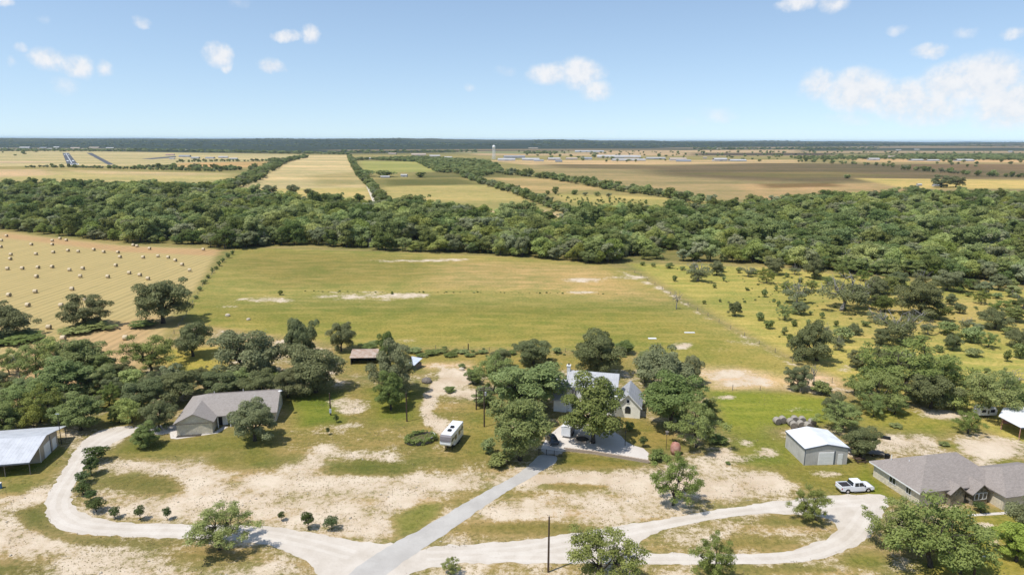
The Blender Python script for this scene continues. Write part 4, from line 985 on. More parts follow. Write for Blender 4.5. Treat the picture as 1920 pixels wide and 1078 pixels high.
for i, (x, y) in enumerate(edge):
    dead = rng.rand() < .04
    k2 = rng.uniform(.6, 1.25); w = k2*rng.uniform(7.5, 11.5); h = k2*rng.uniform(6.5, 10.5)
    plant('forest' if not dead else 'dead', 'woodland_tree', x, y, w if not dead else 6, h, 'one of the leafy trees packed along the near edge of the wooded belt', 'tree', 'trees along the near edge of the wooded belt')
PCOL = bpy.data.collections.new('tree_prototypes')       # not linked to the scene: only instanced
def joined(p, nm):
    parts = [p['trunk']] + ([p['crown']] if p['crown'] else [])
    bm = bmesh.new(); me = bpy.data.meshes.new(nm)
    nt_ = len(p['trunk'].polygons)
    for q in parts: bm.from_mesh(q)
    bm.to_mesh(me); bm.free()
    for q in parts: me.materials.append(q.materials[0])
    mi = np.zeros(len(me.polygons), np.int32); mi[nt_:] = 1 if len(parts) > 1 else 0
    me.polygons.foreach_set('material_index', mi)
    o = bpy.data.objects.new(nm, me); PCOL.objects.link(o); return o
for i in range(6): joined(PROTO['forest'][i], 'a_forest_%d' % i)
for i in range(4): joined(PROTO['far'][i], 'b_far_%d' % i)
joined(PROTO['dead'][0], 'c_dead_0')
for i in range(2): joined(PROTO['shrub'][i], 'd_shrub_%d' % i)
def scatter_nodes():
    ng = bpy.data.node_groups.new('scatter_trees', 'GeometryNodeTree')
    ng.interface.new_socket('Geometry', in_out='INPUT', socket_type='NodeSocketGeometry'); ng.interface.new_socket('Geometry', in_out='OUTPUT', socket_type='NodeSocketGeometry')
    gi = ng.nodes.new('NodeGroupInput'); go = ng.nodes.new('NodeGroupOutput')
    ci = ng.nodes.new('GeometryNodeCollectionInfo'); ci.inputs[0].default_value = PCOL; ci.inputs[1].default_value = True; ci.inputs[2].default_value = True
    ip = ng.nodes.new('GeometryNodeInstanceOnPoints'); ip.inputs['Pick Instance'].default_value = True
    def attr(n, t):
        a = ng.nodes.new('GeometryNodeInputNamedAttribute'); a.data_type = t; a.inputs['Name'].default_value = n
        return a.outputs[0]
    e2r = ng.nodes.new('FunctionNodeEulerToRotation')
    ng.links.new(gi.outputs[0], ip.inputs['Points']); ng.links.new(ci.outputs[0], ip.inputs['Instance'])
    ng.links.new(attr('idx', 'INT'), ip.inputs['Instance Index']); ng.links.new(attr('rot', 'FLOAT_VECTOR'), e2r.inputs[0])
    ng.links.new(e2r.outputs[0], ip.inputs['Rotation']); ng.links.new(attr('scl', 'FLOAT_VECTOR'), ip.inputs['Scale'])
    ng.links.new(ip.outputs[0], go.inputs[0]); return ng
SC = scatter_nodes()
def hz(x, y):
    f = min(1, max(0, (y-3400)/5200)); h = float(fbm(np.array([x/1700 + 3.1]), np.array([y/1700]), 4)[0]); r_ = max(0, min(1, 1 - abs(x+2600)/5200))
    return min(70, f*f*(3-2*f)*(16 + 95*min(1, max(0, h-.34)) + 14*r_))
def scatter_obj(name, pts, label, smin, smax, hmin, hmax, idxs, seed):
    rg = np.random.RandomState(seed); n = len(pts)
    V = np.array([(x, y, hz(x, y) if y > 3300 else 0) for (x, y) in pts], np.float32)
    me = bpy.data.meshes.new(name); me.vertices.add(n); me.vertices.foreach_set('co', V.ravel())
    s = smin + (smax - smin)*rg.rand(n)**1.5; h = s*rg.uniform(hmin, hmax, n)/((smin + smax)/2)
    at = me.attributes.new('scl', 'FLOAT_VECTOR', 'POINT'); at.data.foreach_set('vector', np.stack([s, s, h], 1).astype(np.float32).ravel())
    ro = np.zeros((n, 3), np.float32); ro[:, 2] = rg.uniform(0, 6.28, n)
    at = me.attributes.new('rot', 'FLOAT_VECTOR', 'POINT'); at.data.foreach_set('vector', ro.ravel())
    at = me.attributes.new('idx', 'INT', 'POINT'); at.data.foreach_set('value', rg.choice(idxs, n).astype(np.int32))
    o = bpy.data.objects.new(name, me); link(o); mo = o.modifiers.new('scatter', 'NODES'); mo.node_group = SC
    return tag(o, label, 'woodland', None, 'stuff')
rest = [p for p in wood if p not in eset]
scatter_obj('woodland', rest, 'broad belt of dense green woodland across the middle distance', .5, 1.75, .85, 1.25, [0,1,2,3,4,5,0,1,2,3,4,5,3,10], 21)
HEDGES = [('hedgerow', [(50, 314.5), (130, 314.5), (250, 317.5), (420, 322)], 16, 3.6, 'dark tree line between the airfield and the yellow field', .55, .9),
          ('hedgerow', [(250, 316), (330, 315), (420, 320), (470, 319), (500, 317)], 60, 5, 'thicker tree clump below the brown far field', .9, 1.4),
          ('hedgerow', [(330, 305), (420, 303), (505, 303), (520, 300)], 16, 5, 'thin tree line behind the brown far field', .7, 1.1),
          ('hedgerow', [(410, 356), (440, 350), (470, 339), (505, 318), (530, 304), (572, 295)], 26, 5, 'diagonal tree line on the left side of the long straw field', .9, 1.4),
          ('hedgerow', [(655, 294), (664, 312), (676, 330), (700, 354), (722, 386)], 12, 4, 'tree line along the right side of the dirt track', .6, 1.0),
          ('hedgerow', [(870, 332), (905, 344), (960, 361), (1030, 386), (1075, 404)], 12, 4, 'hedgerow down the right side of the middle green field', .7, 1.1),
          ('hedgerow', [(945, 327), (1010, 333), (1080, 343), (1150, 356), (1250, 371), (1345, 387)], 16, 5, 'long diagonal hedgerow in front of the wide dark field', .9, 1.5),
          ('hedgerow', [(1020, 366), (1060, 364), (1110, 368), (1160, 372)], 10, 12, 'sparse bushes beside the scrub field', .6, 1.0),
          ('hedgerow', [(1690, 318), (1770, 324), (1850, 331), (1960, 334)], 18, 9, 'broken row of dark trees across the right field', .9, 1.5),
          ('hedgerow', [(1480, 304), (1560, 305), (1700, 316)], 20, 26, 'scattered trees along the far right tan field', .8, 1.2),
          ('hedgerow', [(1120, 304), (1200, 304)], 20, 22, 'few trees in front of the long white warehouses', .8, 1.2)]
for i, (nm, pl, wd, sp, lab, s0, s1) in enumerate(HEDGES):
    scatter_obj(nm, line_pts(pl, wd, sp, rng), lab, s0, s1, s0*.9, s1, [6, 7, 8, 9, 0, 3], 40+i)
WOODS = [('woodland', [(640, 303), (668, 300), (690, 299), (780, 296), (910, 303), (935, 312), (945, 324), (900, 332), (870, 332), (862, 327), (815, 323), (780, 304), (690, 300)], 11, 'wooded block left of the white water tower', .9, 1.4),
         ('woodland', [(1480, 296), (1700, 294), (1700, 299), (1500, 300)], 24, 'dark far wood on the right behind the tan field', 1.0, 1.6),
         ('woodland', [(1690, 292), (2150, 292), (2150, 303), (1700, 300)], 20, 'wide dark wood at the far right', 1.0, 1.7),
         ('woodland', [(-300, 283.5), (330, 285), (660, 291), (655, 287), (300, 281), (-300, 280.5)], 42, 'dark wood behind the airfield on the left', 1.6, 2.6),
         ('woodland', [(640, 288), (900, 286), (900, 283), (640, 284)], 50, 'dark wood behind the far town', 1.6, 2.6),
         ('woodland', [(1300, 283), (1650, 282), (1650, 279), (1300, 279.5)], 70, 'dark far wood below the right skyline', 1.8, 2.8),
         ('woodland', [(985, 287), (1045, 286.5), (1045, 288.5), (985, 289)], 24, 'small dark grove right of the water tower', 1.2, 1.8),
         ('woodland', [(-300, 275), (700, 278), (1000, 277), (700, 270), (-300, 268)], 110, 'dark wooded hills under the left skyline', 2.6, 4.2),
         ('woodland', [(1000, 278), (2200, 279), (2200, 273), (1000, 271)], 110, 'dark wooded hills under the right skyline', 2.5, 4.5)]
for i, (nm, pl, sp, lab, s0, s1) in enumerate(WOODS):
    hk = .75 if sp < 40 else (.45 if sp < 100 else .16)
    scatter_obj(nm, scatter_poly(pl, sp, rng, .3), lab, s0, s1, s0*hk, s1*hk, [6, 7, 8, 9], 70+i)
sp_ = scatter_poly([(960, 284), (2050, 287), (2050, 322), (1500, 308), (1000, 300)], 55, rng, .60) + scatter_poly([(-200, 284), (110, 284), (110, 300), (-200, 300)], 60, rng, .62)
scatter_obj('far_trees', sp_, 'tiny scattered trees in broken rows over the far plain', .8, 1.8, .6, 1.3, [6, 7, 8, 9], 90)
# scrub dotted over the scrub field and the weedy savanna
sp_ = scatter_poly([(1040, 366), (1340, 380), (1340, 402), (1110, 402)], 9, rng, .48) 
scatter_obj('scrub', sp_, 'low scrub dotted over the far scrub field', .6, 1.1, .6, 1.0, [11, 12], 91)
sp_ = scatter_poly([(1200, 500), (1440, 508), (1700, 530), (1930, 548), (1930, 800), (1820, 770), (1600, 690), (1440, 630), (1300, 560)], 5.5, rng, .58)
scatter_obj('weeds', sp_, 'low weeds scattered through the savanna grass', .2, .5, .12, .3, [11, 12], 92)
ln = line_pts([(560, 546), (700, 548), (900, 549), (1060, 550), (1200, 552)], 1.2, 2.2, rng)
scatter_obj('weed_line', ln, 'faint line of weeds along an old fence across the pasture', .15, .4, .08, .2, [11, 12], 93)
ln = line_pts([(660, 655), (780, 662), (880, 662), (1000, 664), (1180, 672)], 9, 1.6, rng)
scatter_obj('brush', ln, 'rough brush along the near edge of the pasture', .3, .7, .15, .35, [11, 12], 94)
print('trees', TREE_N[0], 'wood', len(wood))

# ------------------------------------------------------------------ buildings
def gable_roof(mb, x0, x1, y0, y1, ze, zr, axis='x', hip0=0.0, hip1=0.0, th=.16):
    """roof over a rectangle; ridge along the axis, ends hipped by hip0/hip1 metres"""
    if axis == 'x':
        ym = (y0+y1)/2; a = (x0+hip0, ym, zr); b = (x1-hip1, ym, zr); c = [(x0,y0,ze),(x1,y0,ze),(x1,y1,ze),(x0,y1,ze)]
        top = [[c[0], c[1], b, a], [c[2], c[3], a, b]]
        if hip0 > 0: top.append([c[3], c[0], a])
        if hip1 > 0: top.append([c[1], c[2], b])
    else:
        xm = (x0+x1)/2; a = (xm, y0+hip0, zr); b = (xm, y1-hip1, zr); c = [(x0,y0,ze),(x1,y0,ze),(x1,y1,ze),(x0,y1,ze)]
        top = [[c[3], c[0], a, b], [c[1], c[2], b, a]]
        if hip0 > 0: top.append([c[0], c[1], a])
        if hip1 > 0: top.append([c[2], c[3], b])
    return mb.slab(top, th)
def window(root, x, y, z, w, h, axis='y', face=-1, panes=2, frame='white_paint', name='window'):
    """window proud of a wall; axis is the wall's normal axis, face its direction"""
    f = MB(); g = MB(); t = .05*face
    def bx(m, a0, a1, d0, d1, z0, z1):
        d0, d1 = min(d0, d1), max(d0, d1)
        (m.box(a0, a1, d0, d1, z0, z1) if axis == 'y' else m.box(d0, d1, a0, a1, z0, z1))
    c, d = (x, y) if axis == 'y' else (y, x)
    bx(g, c-w/2, c+w/2, d, d+t*.6, z, z+h)
    bx(f, c-w/2-.07, c-w/2, d, d+t*1.6, z-.07, z+h+.07); bx(f, c+w/2, c+w/2+.07, d, d+t*1.6, z-.07, z+h+.07)
    bx(f, c-w/2, c+w/2, d, d+t*1.6, z-.07, z); bx(f, c-w/2, c+w/2, d, d+t*1.6, z+h, z+h+.07)
    for k in range(1, panes): bx(f, c-w/2+w*k/panes-.03, c-w/2+w*k/panes+.03, d+t*.6, d+t*1.3, z, z+h)
    o = f.build(name, M[frame], root); g.build('pane', M['glass'], o); return o
def door(root, x, y, z, w, h, axis='y', face=-1, mat='white_paint', panels=0, name='door'):
    m = MB(); d = .06*face
    def bx(m_, a0, a1, d0, d1, z0, z1):
        d0, d1 = min(d0, d1), max(d0, d1); (m_.box(a0, a1, d0, d1, z0, z1) if axis == 'y' else m_.box(d0, d1, a0, a1, z0, z1))
    c, q = (x, y) if axis == 'y' else (y, x)
    bx(m, c-w/2, c+w/2, q, q+d, z, z+h); o = m.build(name, M[mat], root)
    for k in range(panels):
        p = MB(); bx(p, c-w/2+.06, c+w/2-.06, q+d, q+d*1.5, z+h*k/panels+.04, z+h*(k+1)/panels-.04); p.build('panel', M[mat], o)
    if panels == 0:
        p = MB(); bx(p, c+w/2-.16, c+w/2-.1, q+d, q+d*1.9, z+1.0, z+1.08); p.build('handle', M['chrome'], o)
    return o

# ---- grey metal garage
gl = Vector(G(1507, 872)); g_ang = math.atan2(.5, 8.1)
gar = empty('metal_garage', (gl.x, gl.y, 0), g_ang, 'grey metal garage with a white low-pitched roof and roll-up door', 'garage')
GW, GD, GE, GR = 8.1, 7.6, 3.35, 4.15
m = MB(); m.box(0, .12, 0, GD, 0, GE); m.box(GW-.12, GW, 0, GD, 0, GE); m.build('side_wall', M['metal_wall_grey_y'], gar)
m = MB(); m.prism([(.12, 0), (GW-.12, 0), (GW-.12, GE), (GW/2, GR-.06), (.12, GE)], 'y', .002, .12); m.build('front_wall', M['metal_wall_grey'], gar)
m = MB(); m.prism([(.12, 0), (GW-.12, 0), (GW-.12, GE), (GW/2, GR-.06), (.12, GE)], 'y', GD-.12, GD-.002); m.build('back_wall', M['metal_wall_grey'], gar)
m = MB(); m.slab([[(-.15, -.15, GE), (GW/2, -.15, GR), (GW/2, GD+.15, GR), (-.15, GD+.15, GE)], [(GW/2, -.15, GR), (GW+.15, -.15, GE), (GW+.15, GD+.15, GE), (GW/2, GD+.15, GR)]], .05); m.build('roof', M['metal_roof_white'], gar)
m = MB(); m.slab([[(-.16, -.2, GE-.06), (GW/2, -.2, GR-.06), (GW/2, -.155, GR-.06), (-.16, -.155, GE-.06)], [(GW/2, -.2, GR-.06), (GW+.16, -.2, GE-.06), (GW+.16, -.155, GE-.06), (GW/2, -.155, GR-.06)]], .22)
m.box(-.2, -.155, -.16, GD+.15, GE-.28, GE-.04); m.build('eave_trim', M['trim_slate'], gar)
m = MB(); m.box(-.03, .1, -.03, -.004, 0, GE-.25); m.build('corner_trim', M['trim_slate'], gar)
door(gar, 4.05, 0, .02, 2.9, 2.45, panels=4, name='roll_up_door'); door(gar, 6.75, 0, .02, .9, 2.1)
m = MB(); m.box(5.55, 5.75, -.05, -.003, 0, 2.7); m.build('door_jamb', M['trim_slate'], gar)

# ---- left house
lh = empty('ranch_house', (-66.7, 126.9, 0), math.atan2(1.3, 6.6), 'limestone ranch house with grey shingle roof behind a round oak at left', 'house')
m = MB(); m.box(0, 6.7, 0, 4, 0, 2.7); m.box(0, 18.4, 4.002, 14, 0, 2.7); m.prism([(0, 2.7), (6.7, 2.7), (3.35, 4.3)], 'y', .01, .3)
m.prism([(4.0, 2.7), (14, 2.7), (9, 5.0)], 'x', 18.1, 18.39); m.build('wall', M['limestone'], lh)
m = MB(); gable_roof(m, -.5, 18.9, 2.5, 15.2, 2.6, 5.25, 'x', 4.6, 0); m.build('roof', M['shingle_grey'], lh)
m = MB(); gable_roof(m, -.5, 7.2, -.45, 8.6, 2.62, 4.55, 'y'); m.build('wing_roof', M['shingle_grey'], lh)
m = MB(); m.box(-.5, 7.2, -.5, -.46, 2.45, 2.6); m.build('fascia', M['old_wood'], lh)
m = MB(); m.box(6.75, 9.9, 3.95, 3.999, 0, 2.55); m.build('porch_shade_panel', M['dark'], lh)  # flat dark sheet on the wall, painting the shade under the porch
for ux in (7.2, 9.6): MB().box(ux-.09, ux+.09, 2.6, 2.78, 0, 2.5).build('porch_post', M['white_paint'], lh)
door(lh, 8.3, 3.94, .05, 1.0, 2.1, mat='white_paint')
for ux in (11.5, 15.5): window(lh, ux, 4.0, .9, 1.6, 1.3)
for (a, b) in ((5, 11), (11, 10.5), (14, 6.5)): MB().tube([(a, b, 3.6), (a, b, 5.2 if b < 10.8 else 4.9)], [.07, .07], 6).build('vent_pipe', M['white_paint'], lh)
MB().box(4.2, 18.8, 8.75, 8.95, 5.2, 5.3).build('ridge_cap', M['shingle_brown'], lh)
window(lh, 18.4, 9, .9, 1.2, 1.2, axis='x', face=1)
MB().box(-.02, 4.6, -.9, -.03, .0, .06).build('flower_bed', M['bark'], lh)
sd = empty('satellite_dish', (-49.3, 137.5, 5.0), 0.6, 'white satellite dish at the right end of the left house roof', 'dish')
m = MB(); m.lathe([(.02, 0), (.25, .03), (.45, .1), (.47, .12), (.02, .05)], 14, (0, 0, .45)); m.build('reflector', M['white_paint'], sd, smooth=True)
m = MB(); m.tube([(0, 0, -.9), (0, 0, .5)], [.04, .04], 6); m.build('mast', M['galvanised'], sd)

# ---- white house in the trees
wh = empty('white_house', (22.3, 137.6, 0), R(-13), 'two-storey white house with grey metal roof and white chimney among trees', 'house')
m = MB(); m.box(-10.6, 0, .3, 6.6, 0, 6.0); m.prism([(.3, 6.0), (6.6, 6.0), (3.45, 8.3)], 'x', -10.59, -10.3); m.prism([(.3, 6.0), (6.6, 6.0), (3.45, 8.3)], 'x', -.3, -.01)
m.box(-13.4, -10.61, -.2, 8.6, 0, 2.8); m.build('wall', M['white_paint'], wh)
m = MB(); m.box(0.01, 5.2, 0, 8, 0, 2.7); m.prism([(0.01, 2.7), (5.2, 2.7), (2.6, 5.25)], 'y', .01, .3); m.prism([(0.01, 2.7), (5.2, 2.7), (2.6, 5.25)], 'y', 7.6, 7.99); m.build('gable_wing_wall', M['cream_paint'], wh)
m = MB(); gable_roof(m, -10.9, .35, -.1, 7.0, 5.9, 8.5, 'x'); m.build('roof', M['metal_roof_grey'], wh)
m = MB(); m.slab([[(-.35, -.4, 2.5), (2.6, -.4, 5.47), (2.6, 8.4, 5.47), (-.35, 8.4, 2.5)], [(2.6, -.4, 5.47), (5.55, -.4, 2.5), (5.55, 8.4, 2.5), (2.6, 8.4, 5.47)]], .14); m.build('gable_wing_roof', M['metal_roof_grey'], wh)
m = MB(); m.slab([[(-.42, -.46, 2.45), (2.6, -.46, 5.51), (2.6, -.405, 5.51), (-.42, -.405, 2.45)], [(2.6, -.46, 5.51), (5.62, -.46, 2.45), (5.62, -.405, 2.45), (2.6, -.405, 5.51)]], .26); m.build('rake_trim', M['white_paint'], wh)
m = MB(); gable_roof(m, -13.8, -10.92, -.7, 9.2, 2.8, 5.9, 'x'); m.build('low_wing_roof', M['metal_roof_grey'], wh)
m = MB(); m.slab([[(-2.2, -1.4, 3.9), (0.6, -1.4, 3.9), (0.6, 2.0, 5.2), (-2.2, 2.0, 5.2)]], .1); m.build('porch_roof', M['metal_roof_white'], wh)
ch = MB().box(-11.1, -10.4, 3.0, 3.9, 0.0, 9.4).build('chimney', M['white_paint'], wh); MB().box(-11.2, -10.3, 2.9, 4.0, 9.4, 9.6).build('chimney_cap', M['white_paint'], ch)
m = MB(); m.tube([(-10.75, 3.45, 9.6), (-10.75, 3.45, 10.0)], [.16, .16], 8); m.build('flue', M['black_metal'], ch)
window(wh, 2.6, 0, 3.3, .55, .75, panes=1)
m = MB(); pr = [(2.0, 1.0), (3.2, 1.0), (3.2, 2.0)] + [(2.6 + .6*math.cos(t), 2.0 + .6*math.sin(t)) for t in [R(a) for a in (30, 60, 90, 120, 150)]] + [(2.0, 2.0)]
m.prism(pr, 'y', -.05, -.002); m.build('arched_window', M['glass'], wh)
for ux in (-9, -6.3, -3.6): window(wh, ux, .3, 3.9, 1.0, 1.3); window(wh, ux, .3, .9, 1.0, 1.5)
door(wh, -1.2, .3, .05, 1.0, 2.1)

# ---- right house
rh = empty('ranch_house', (65.5, 105.0, 0), R(12), 'large stone house with brown-grey hipped roof at the right edge', 'house')
m = MB(); m.box(0, 15, -3.9, 6.5, 0, 2.75); m.box(12.4, 24, -7.6, -3.901, 0, 2.7); m.build('wall', M['limestone'], rh)
m = MB(); gable_roof(m, -.6, 16.0, -4.5, 7.1, 2.7, 6.0, 'x', 6.1, 4.6); m.build('roof', M['shingle_brown'], rh)
m = MB(); gable_roof(m, 11.9, 25, -8.4, 1.6, 2.66, 5.2, 'x', 4.0, 4.0); m.build('wing_roof', M['shingle_brown'], rh)
m = MB(); m.box(8.8, 11.7, -5.4, -3.902, 0, 2.3); m.prism([(8.8, 2.3), (11.7, 2.3), (10.25, 3.5)], 'y', -5.39, -5.0); m.build('bay_wall', M['fieldstone'], rh)
m = MB(); m.slab([[(8.3, -5.8, 2.1), (10.25, -5.8, 3.72), (10.25, -1.5, 3.72), (8.3, -1.5, 2.1)], [(10.25, -5.8, 3.72), (12.2, -5.8, 2.1), (12.2, -1.5, 2.1), (10.25, -1.5, 3.72)]], .14); m.build('bay_roof', M['shingle_brown'], rh)
m = MB(); m.slab([[(4.6, -5.2, 2.2), (6.3, -5.2, 3.6), (6.3, -1.5, 3.6), (4.6, -1.5, 2.2)], [(6.3, -5.2, 3.6), (8.0, -5.2, 2.2), (8.0, -1.5, 2.2), (6.3, -1.5, 3.6)]], .14); m.build('bay_roof', M['shingle_brown'], rh)
m = MB(); m.box(5.0, 7.6, -4.9, -3.902, 0, 2.2); m.prism([(5.0, 2.2), (7.6, 2.2), (6.3, 3.3)], 'y', -4.89, -4.5); m.build('bay_wall', M['fieldstone'], rh)
for k in range(3): window(rh, 9.45 + .8*k, -5.4, .95, .62, 1.05, panes=1)
m = MB(); m.box(11.75, 15, -3.96, -3.91, 0, 2.6); m.build('porch_shade_panel', M['dark'], rh)  # wall runs straight on; black sheet stands in for porch roof shade
m = MB(); m.box(-.62, -.58, -4.5, 7.1, 2.42, 2.66); m.build('gutter', M['white_paint'], rh)
window(rh, 0, 2, 1.0, 1.4, 1.1, axis='x', face=-1); window(rh, 0, -1.6, 1.0, 1.0, 1.1, axis='x', face=-1)
for (a, b) in ((3, 2.2), (1.6, 4.6), (9, 3)):
    MB().tube([(a, b, 3.4), (a, b, 4.9)], [.07, .07], 6).build('vent_pipe', M['white_paint'], rh)

# ---- open-sided metal shed, left
ms = empty('metal_shed', (-86.0, 115.2, 0), R(12), 'pale metal shed with lean-to sides at the left edge', 'shed')
U0 = -17
m = MB(); m.slab([[(U0, -5.0, 2.45), (.5, -5.0, 2.45), (.5, 2.3, 4.3), (U0, 2.3, 4.3)], [(U0, 2.3, 4.3), (.5, 2.3, 4.3), (.5, 6.6, 3.45), (U0, 6.6, 3.45)]], .07); m.build('roof', M['metal_roof_blue_grey'], ms)
m = MB(); m.slab([[(U0, 6.61, 3.4), (.5, 6.61, 3.4), (.5, 10.6, 2.6), (U0, 10.6, 2.6)]], .07); m.build('lean_to_roof', M['metal_roof_blue_grey'], ms)
m = MB(); m.prism([(0, 0), (7.5, 0), (7.5, 3.15), (2.3, 4.18), (0, 3.6)], 'x', -.12, 0); m.prism([(0, 0), (7.5, 0), (7.5, 3.15), (2.3, 4.18), (0, 3.6)], 'x', U0+.1, U0+.2)
m.box(U0+.2, -.121, 7.38, 7.5, 0, 3.1); m.box(U0+.2, -.121, 0, .12, 0, 3.55); m.build('wall', M['metal_wall_tan'], ms)
door(ms, 0, 2.9, .02, 2.4, 2.5, axis='x', face=1, panels=4, name='roll_up_door'); door(ms, 0, 5.9, .02, 1.6, 2.2, axis='x', face=1, mat='white_paint')
MB().box(.005, .06, 4.3, 4.5, 0, 3.4).build('door_jamb', M['trim_slate'], ms)
MB().box(.0, .05, -.06, .1, 0, 3.5).build('corner_trim', M['white_paint'], ms)
for k in range(5):
    MB().tube([(.3 - 3.9*k, -4.8, 0), (.3 - 3.9*k, -4.8, 2.42)], [.08, .08], 6).build('post', M['old_wood'], ms)
    MB().tube([(.3 - 3.9*k, 10.3, 0), (.3 - 3.9*k, 10.3, 2.58)], [.08, .08], 6).build('post', M['old_wood'], ms)
MB().box(U0, .5, -5.08, -5.0, 2.2, 2.44).build('eave_trim', M['trim_slate'], ms)
pole = empty('antenna_pole', (-87.2, 122.9, 0), 0, 'slim dark antenna pole against the metal shed', 'pole')
MB().tube([(0, 0, 0), (0, 0, 6.2)], [.07, .05], 6).build('mast', M['black_metal'], pole); MB().box(-.35, .35, -.1, .1, 6.2, 6.3).build('antenna', M['galvanised'], pole)

# ---- open shed at the right edge
os_ = empty('open_shed', (100.4, 126.8, 0), R(6), 'white-roofed open shed cut by the right edge', 'shed')
m = MB(); m.slab([[(0, 4.6, 3.1), (0.4, -.6, 2.8), (13, -.6, 2.8), (13, 8, 3.4), (4, 8, 3.4)]], .1); m.build('roof', M['metal_roof_white'], os_)
MB().box(.42, 13, -.68, -.62, 2.55, 2.82).build('eave_trim', M['trim_slate'], os_)
for (a, b) in ((.6, -.3), (4.5, -.3), (8.5, -.3), (1.0, 4.6), (4.5, 7.6), (9, 7.6)): MB().tube([(a, b, 0), (a, b, 2.75)], [.09, .09], 6).build('post', M['rust_red'], os_)
MB().box(4, 13, 7.5, 7.6, 0, 2.9).build('back_wall', M['rust_red'], os_)

# ---- old sheds and lean-tos
def lean_shed(px, py, w, d, h0, h1, rz, roof, wall, label, name='old_shed'):
    x, y = G(px, py); e = empty(name, (x, y, 0), rz, label, 'shed')
    m = MB(); m.slab([[(-w/2-.2, -.2, h0), (w/2+.2, -.2, h0), (w/2+.2, d+.2, h1), (-w/2-.2, d+.2, h1)]], .08); m.build('roof', M[roof], e)
    m = MB(); m.box(-w/2, w/2, d-.1, d, 0, min(h0, h1)-.1); m.box(-w/2, -w/2+.1, 0, d-.101, 0, min(h0, h1)-.1); m.box(w/2-.1, w/2, 0, d-.101, 0, min(h0, h1)-.1); m.build('wall', M[wall], e)
    m = MB(); m.box(-w/2+.11, w/2-.11, d*.6, d*.62, .2, min(h0, h1)-.3); m.build('inner_panel', M['dark'], e)  # thin dark panel across the inside of the shed
    for s in (-1, 1): MB().box(s*(w/2-.1)-.07, s*(w/2-.1)+.07, -.12, -.01, 0, h0-.08).build('post', M['old_wood'], e)
    return e
lean_shed(686, 683, 8.0, 4.8, 1.9, 2.7, R(4), 'rusty_tin', 'dark', 'dark old shed with a rusty tan roof on the pasture edge')
lean_shed(768, 693, 3.0, 3.2, 1.5, 2.4, R(-28), 'sky_blue_metal', 'old_wood', 'small shed with a bluish tin roof behind the dark oak')
lean_shed(216, 726, 3.4, 2.4, 2.2, 1.7, R(0), 'metal_roof_white', 'dark', 'white tin roof in the trees left of the left house')
lean_shed(326, 724, 4.2, 2.6, 2.2, 1.9, R(4), 'metal_roof_white', 'dark', 'pale tin roof among the oaks behind the left house')

# ---- white cargo trailer on the forecourt
tr = empty('cargo_trailer', (9.9, 126.8, 0), math.atan2(-.6, 1.7), 'white enclosed trailer parked on the forecourt under the tall tree', 'trailer')
MB().box(0, 1.9, 0, 4.2, .4, 2.35).build('box', M['car_white'], tr, bevel=.08)
m = MB(); m.slab([[(-.03, -.03, 2.36), (.95, -.03, 2.6), (.95, 4.23, 2.6), (-.03, 4.23, 2.36)], [(.95, -.03, 2.6), (1.93, -.03, 2.36), (1.93, 4.23, 2.36), (.95, 4.23, 2.6)]], .05); m.build('roof', M['car_white'], tr)
MB().box(1.905, 1.93, .3, 3.9, .5, 2.0).build('side_shade_panel', M['rv_stripe'], tr)  # grey panel darkens the trailer side that faces away from the sun
for yy in (1.7, 2.5):
    for xx in (-.06, 1.96):
        o = MB().tube([(xx-.09, yy, .33), (xx+.09, yy, .33)], [.33, .33], 14).build('wheel', M['tyre'], tr); MB().tube([(xx-.1, yy, .33), (xx+.1, yy, .33)], [.17, .17], 10).build('rim', M['chrome'], o)

# ---- forecourt wall of stone blocks
wa = [Vector((*G(1057, 845), 0)), Vector((*G(1111, 851), 0)), Vector((*G(1172, 861), 0)), Vector((*G(1216, 868.5), 0))]
wall = empty('block_wall', tuple(wa[0]), 0, 'low tan block wall along the lower side of the forecourt', 'wall')
bw, bh, bd = .62, .22, .32; bm_ = MB().box(0, bw-.02, 0, bd, 0, bh-.02).mesh('block', M['wall_block'], bevel=.02)
nblk = 0
for a, b in zip(wa[:-1], wa[1:]):
    d = b - a; L = d.length; ang = math.atan2(d.y, d.x)
    for row in range(3):
        k = 0; u = (row % 2)*bw*.5
        while u < L - .2:
            p = a + d.normalized()*u - wa[0]; o = bpy.data.objects.new('block', bm_); link(o, wall)
            jit = math.sin(nblk*12.9898)*.5; o.location = (p.x, p.y + .012*jit, row*bh - .02); o.rotation_euler = (0, 0, ang + .01*jit); nblk += 1; u += bw
# dark gate across the drive
gt = Vector(G(1010, 851)); gate = empty('driveway_gate', (gt.x, gt.y, 0), math.atan2(-1.2, 4.4), 'low black gate across the top of the paved drive', 'gate')
m = MB()
for z in (.12, .35, .58, .82, 1.05): m.box(0, 4.5, -.025, .025, z-.03, z+.03)
m.build('rail', M['black_metal'], gate)
for u in (0, 1.5, 3.0, 4.5): MB().box(u-.04, u+.04, -.05, .05, 0, 1.2).build('upright', M['black_metal'], gate)

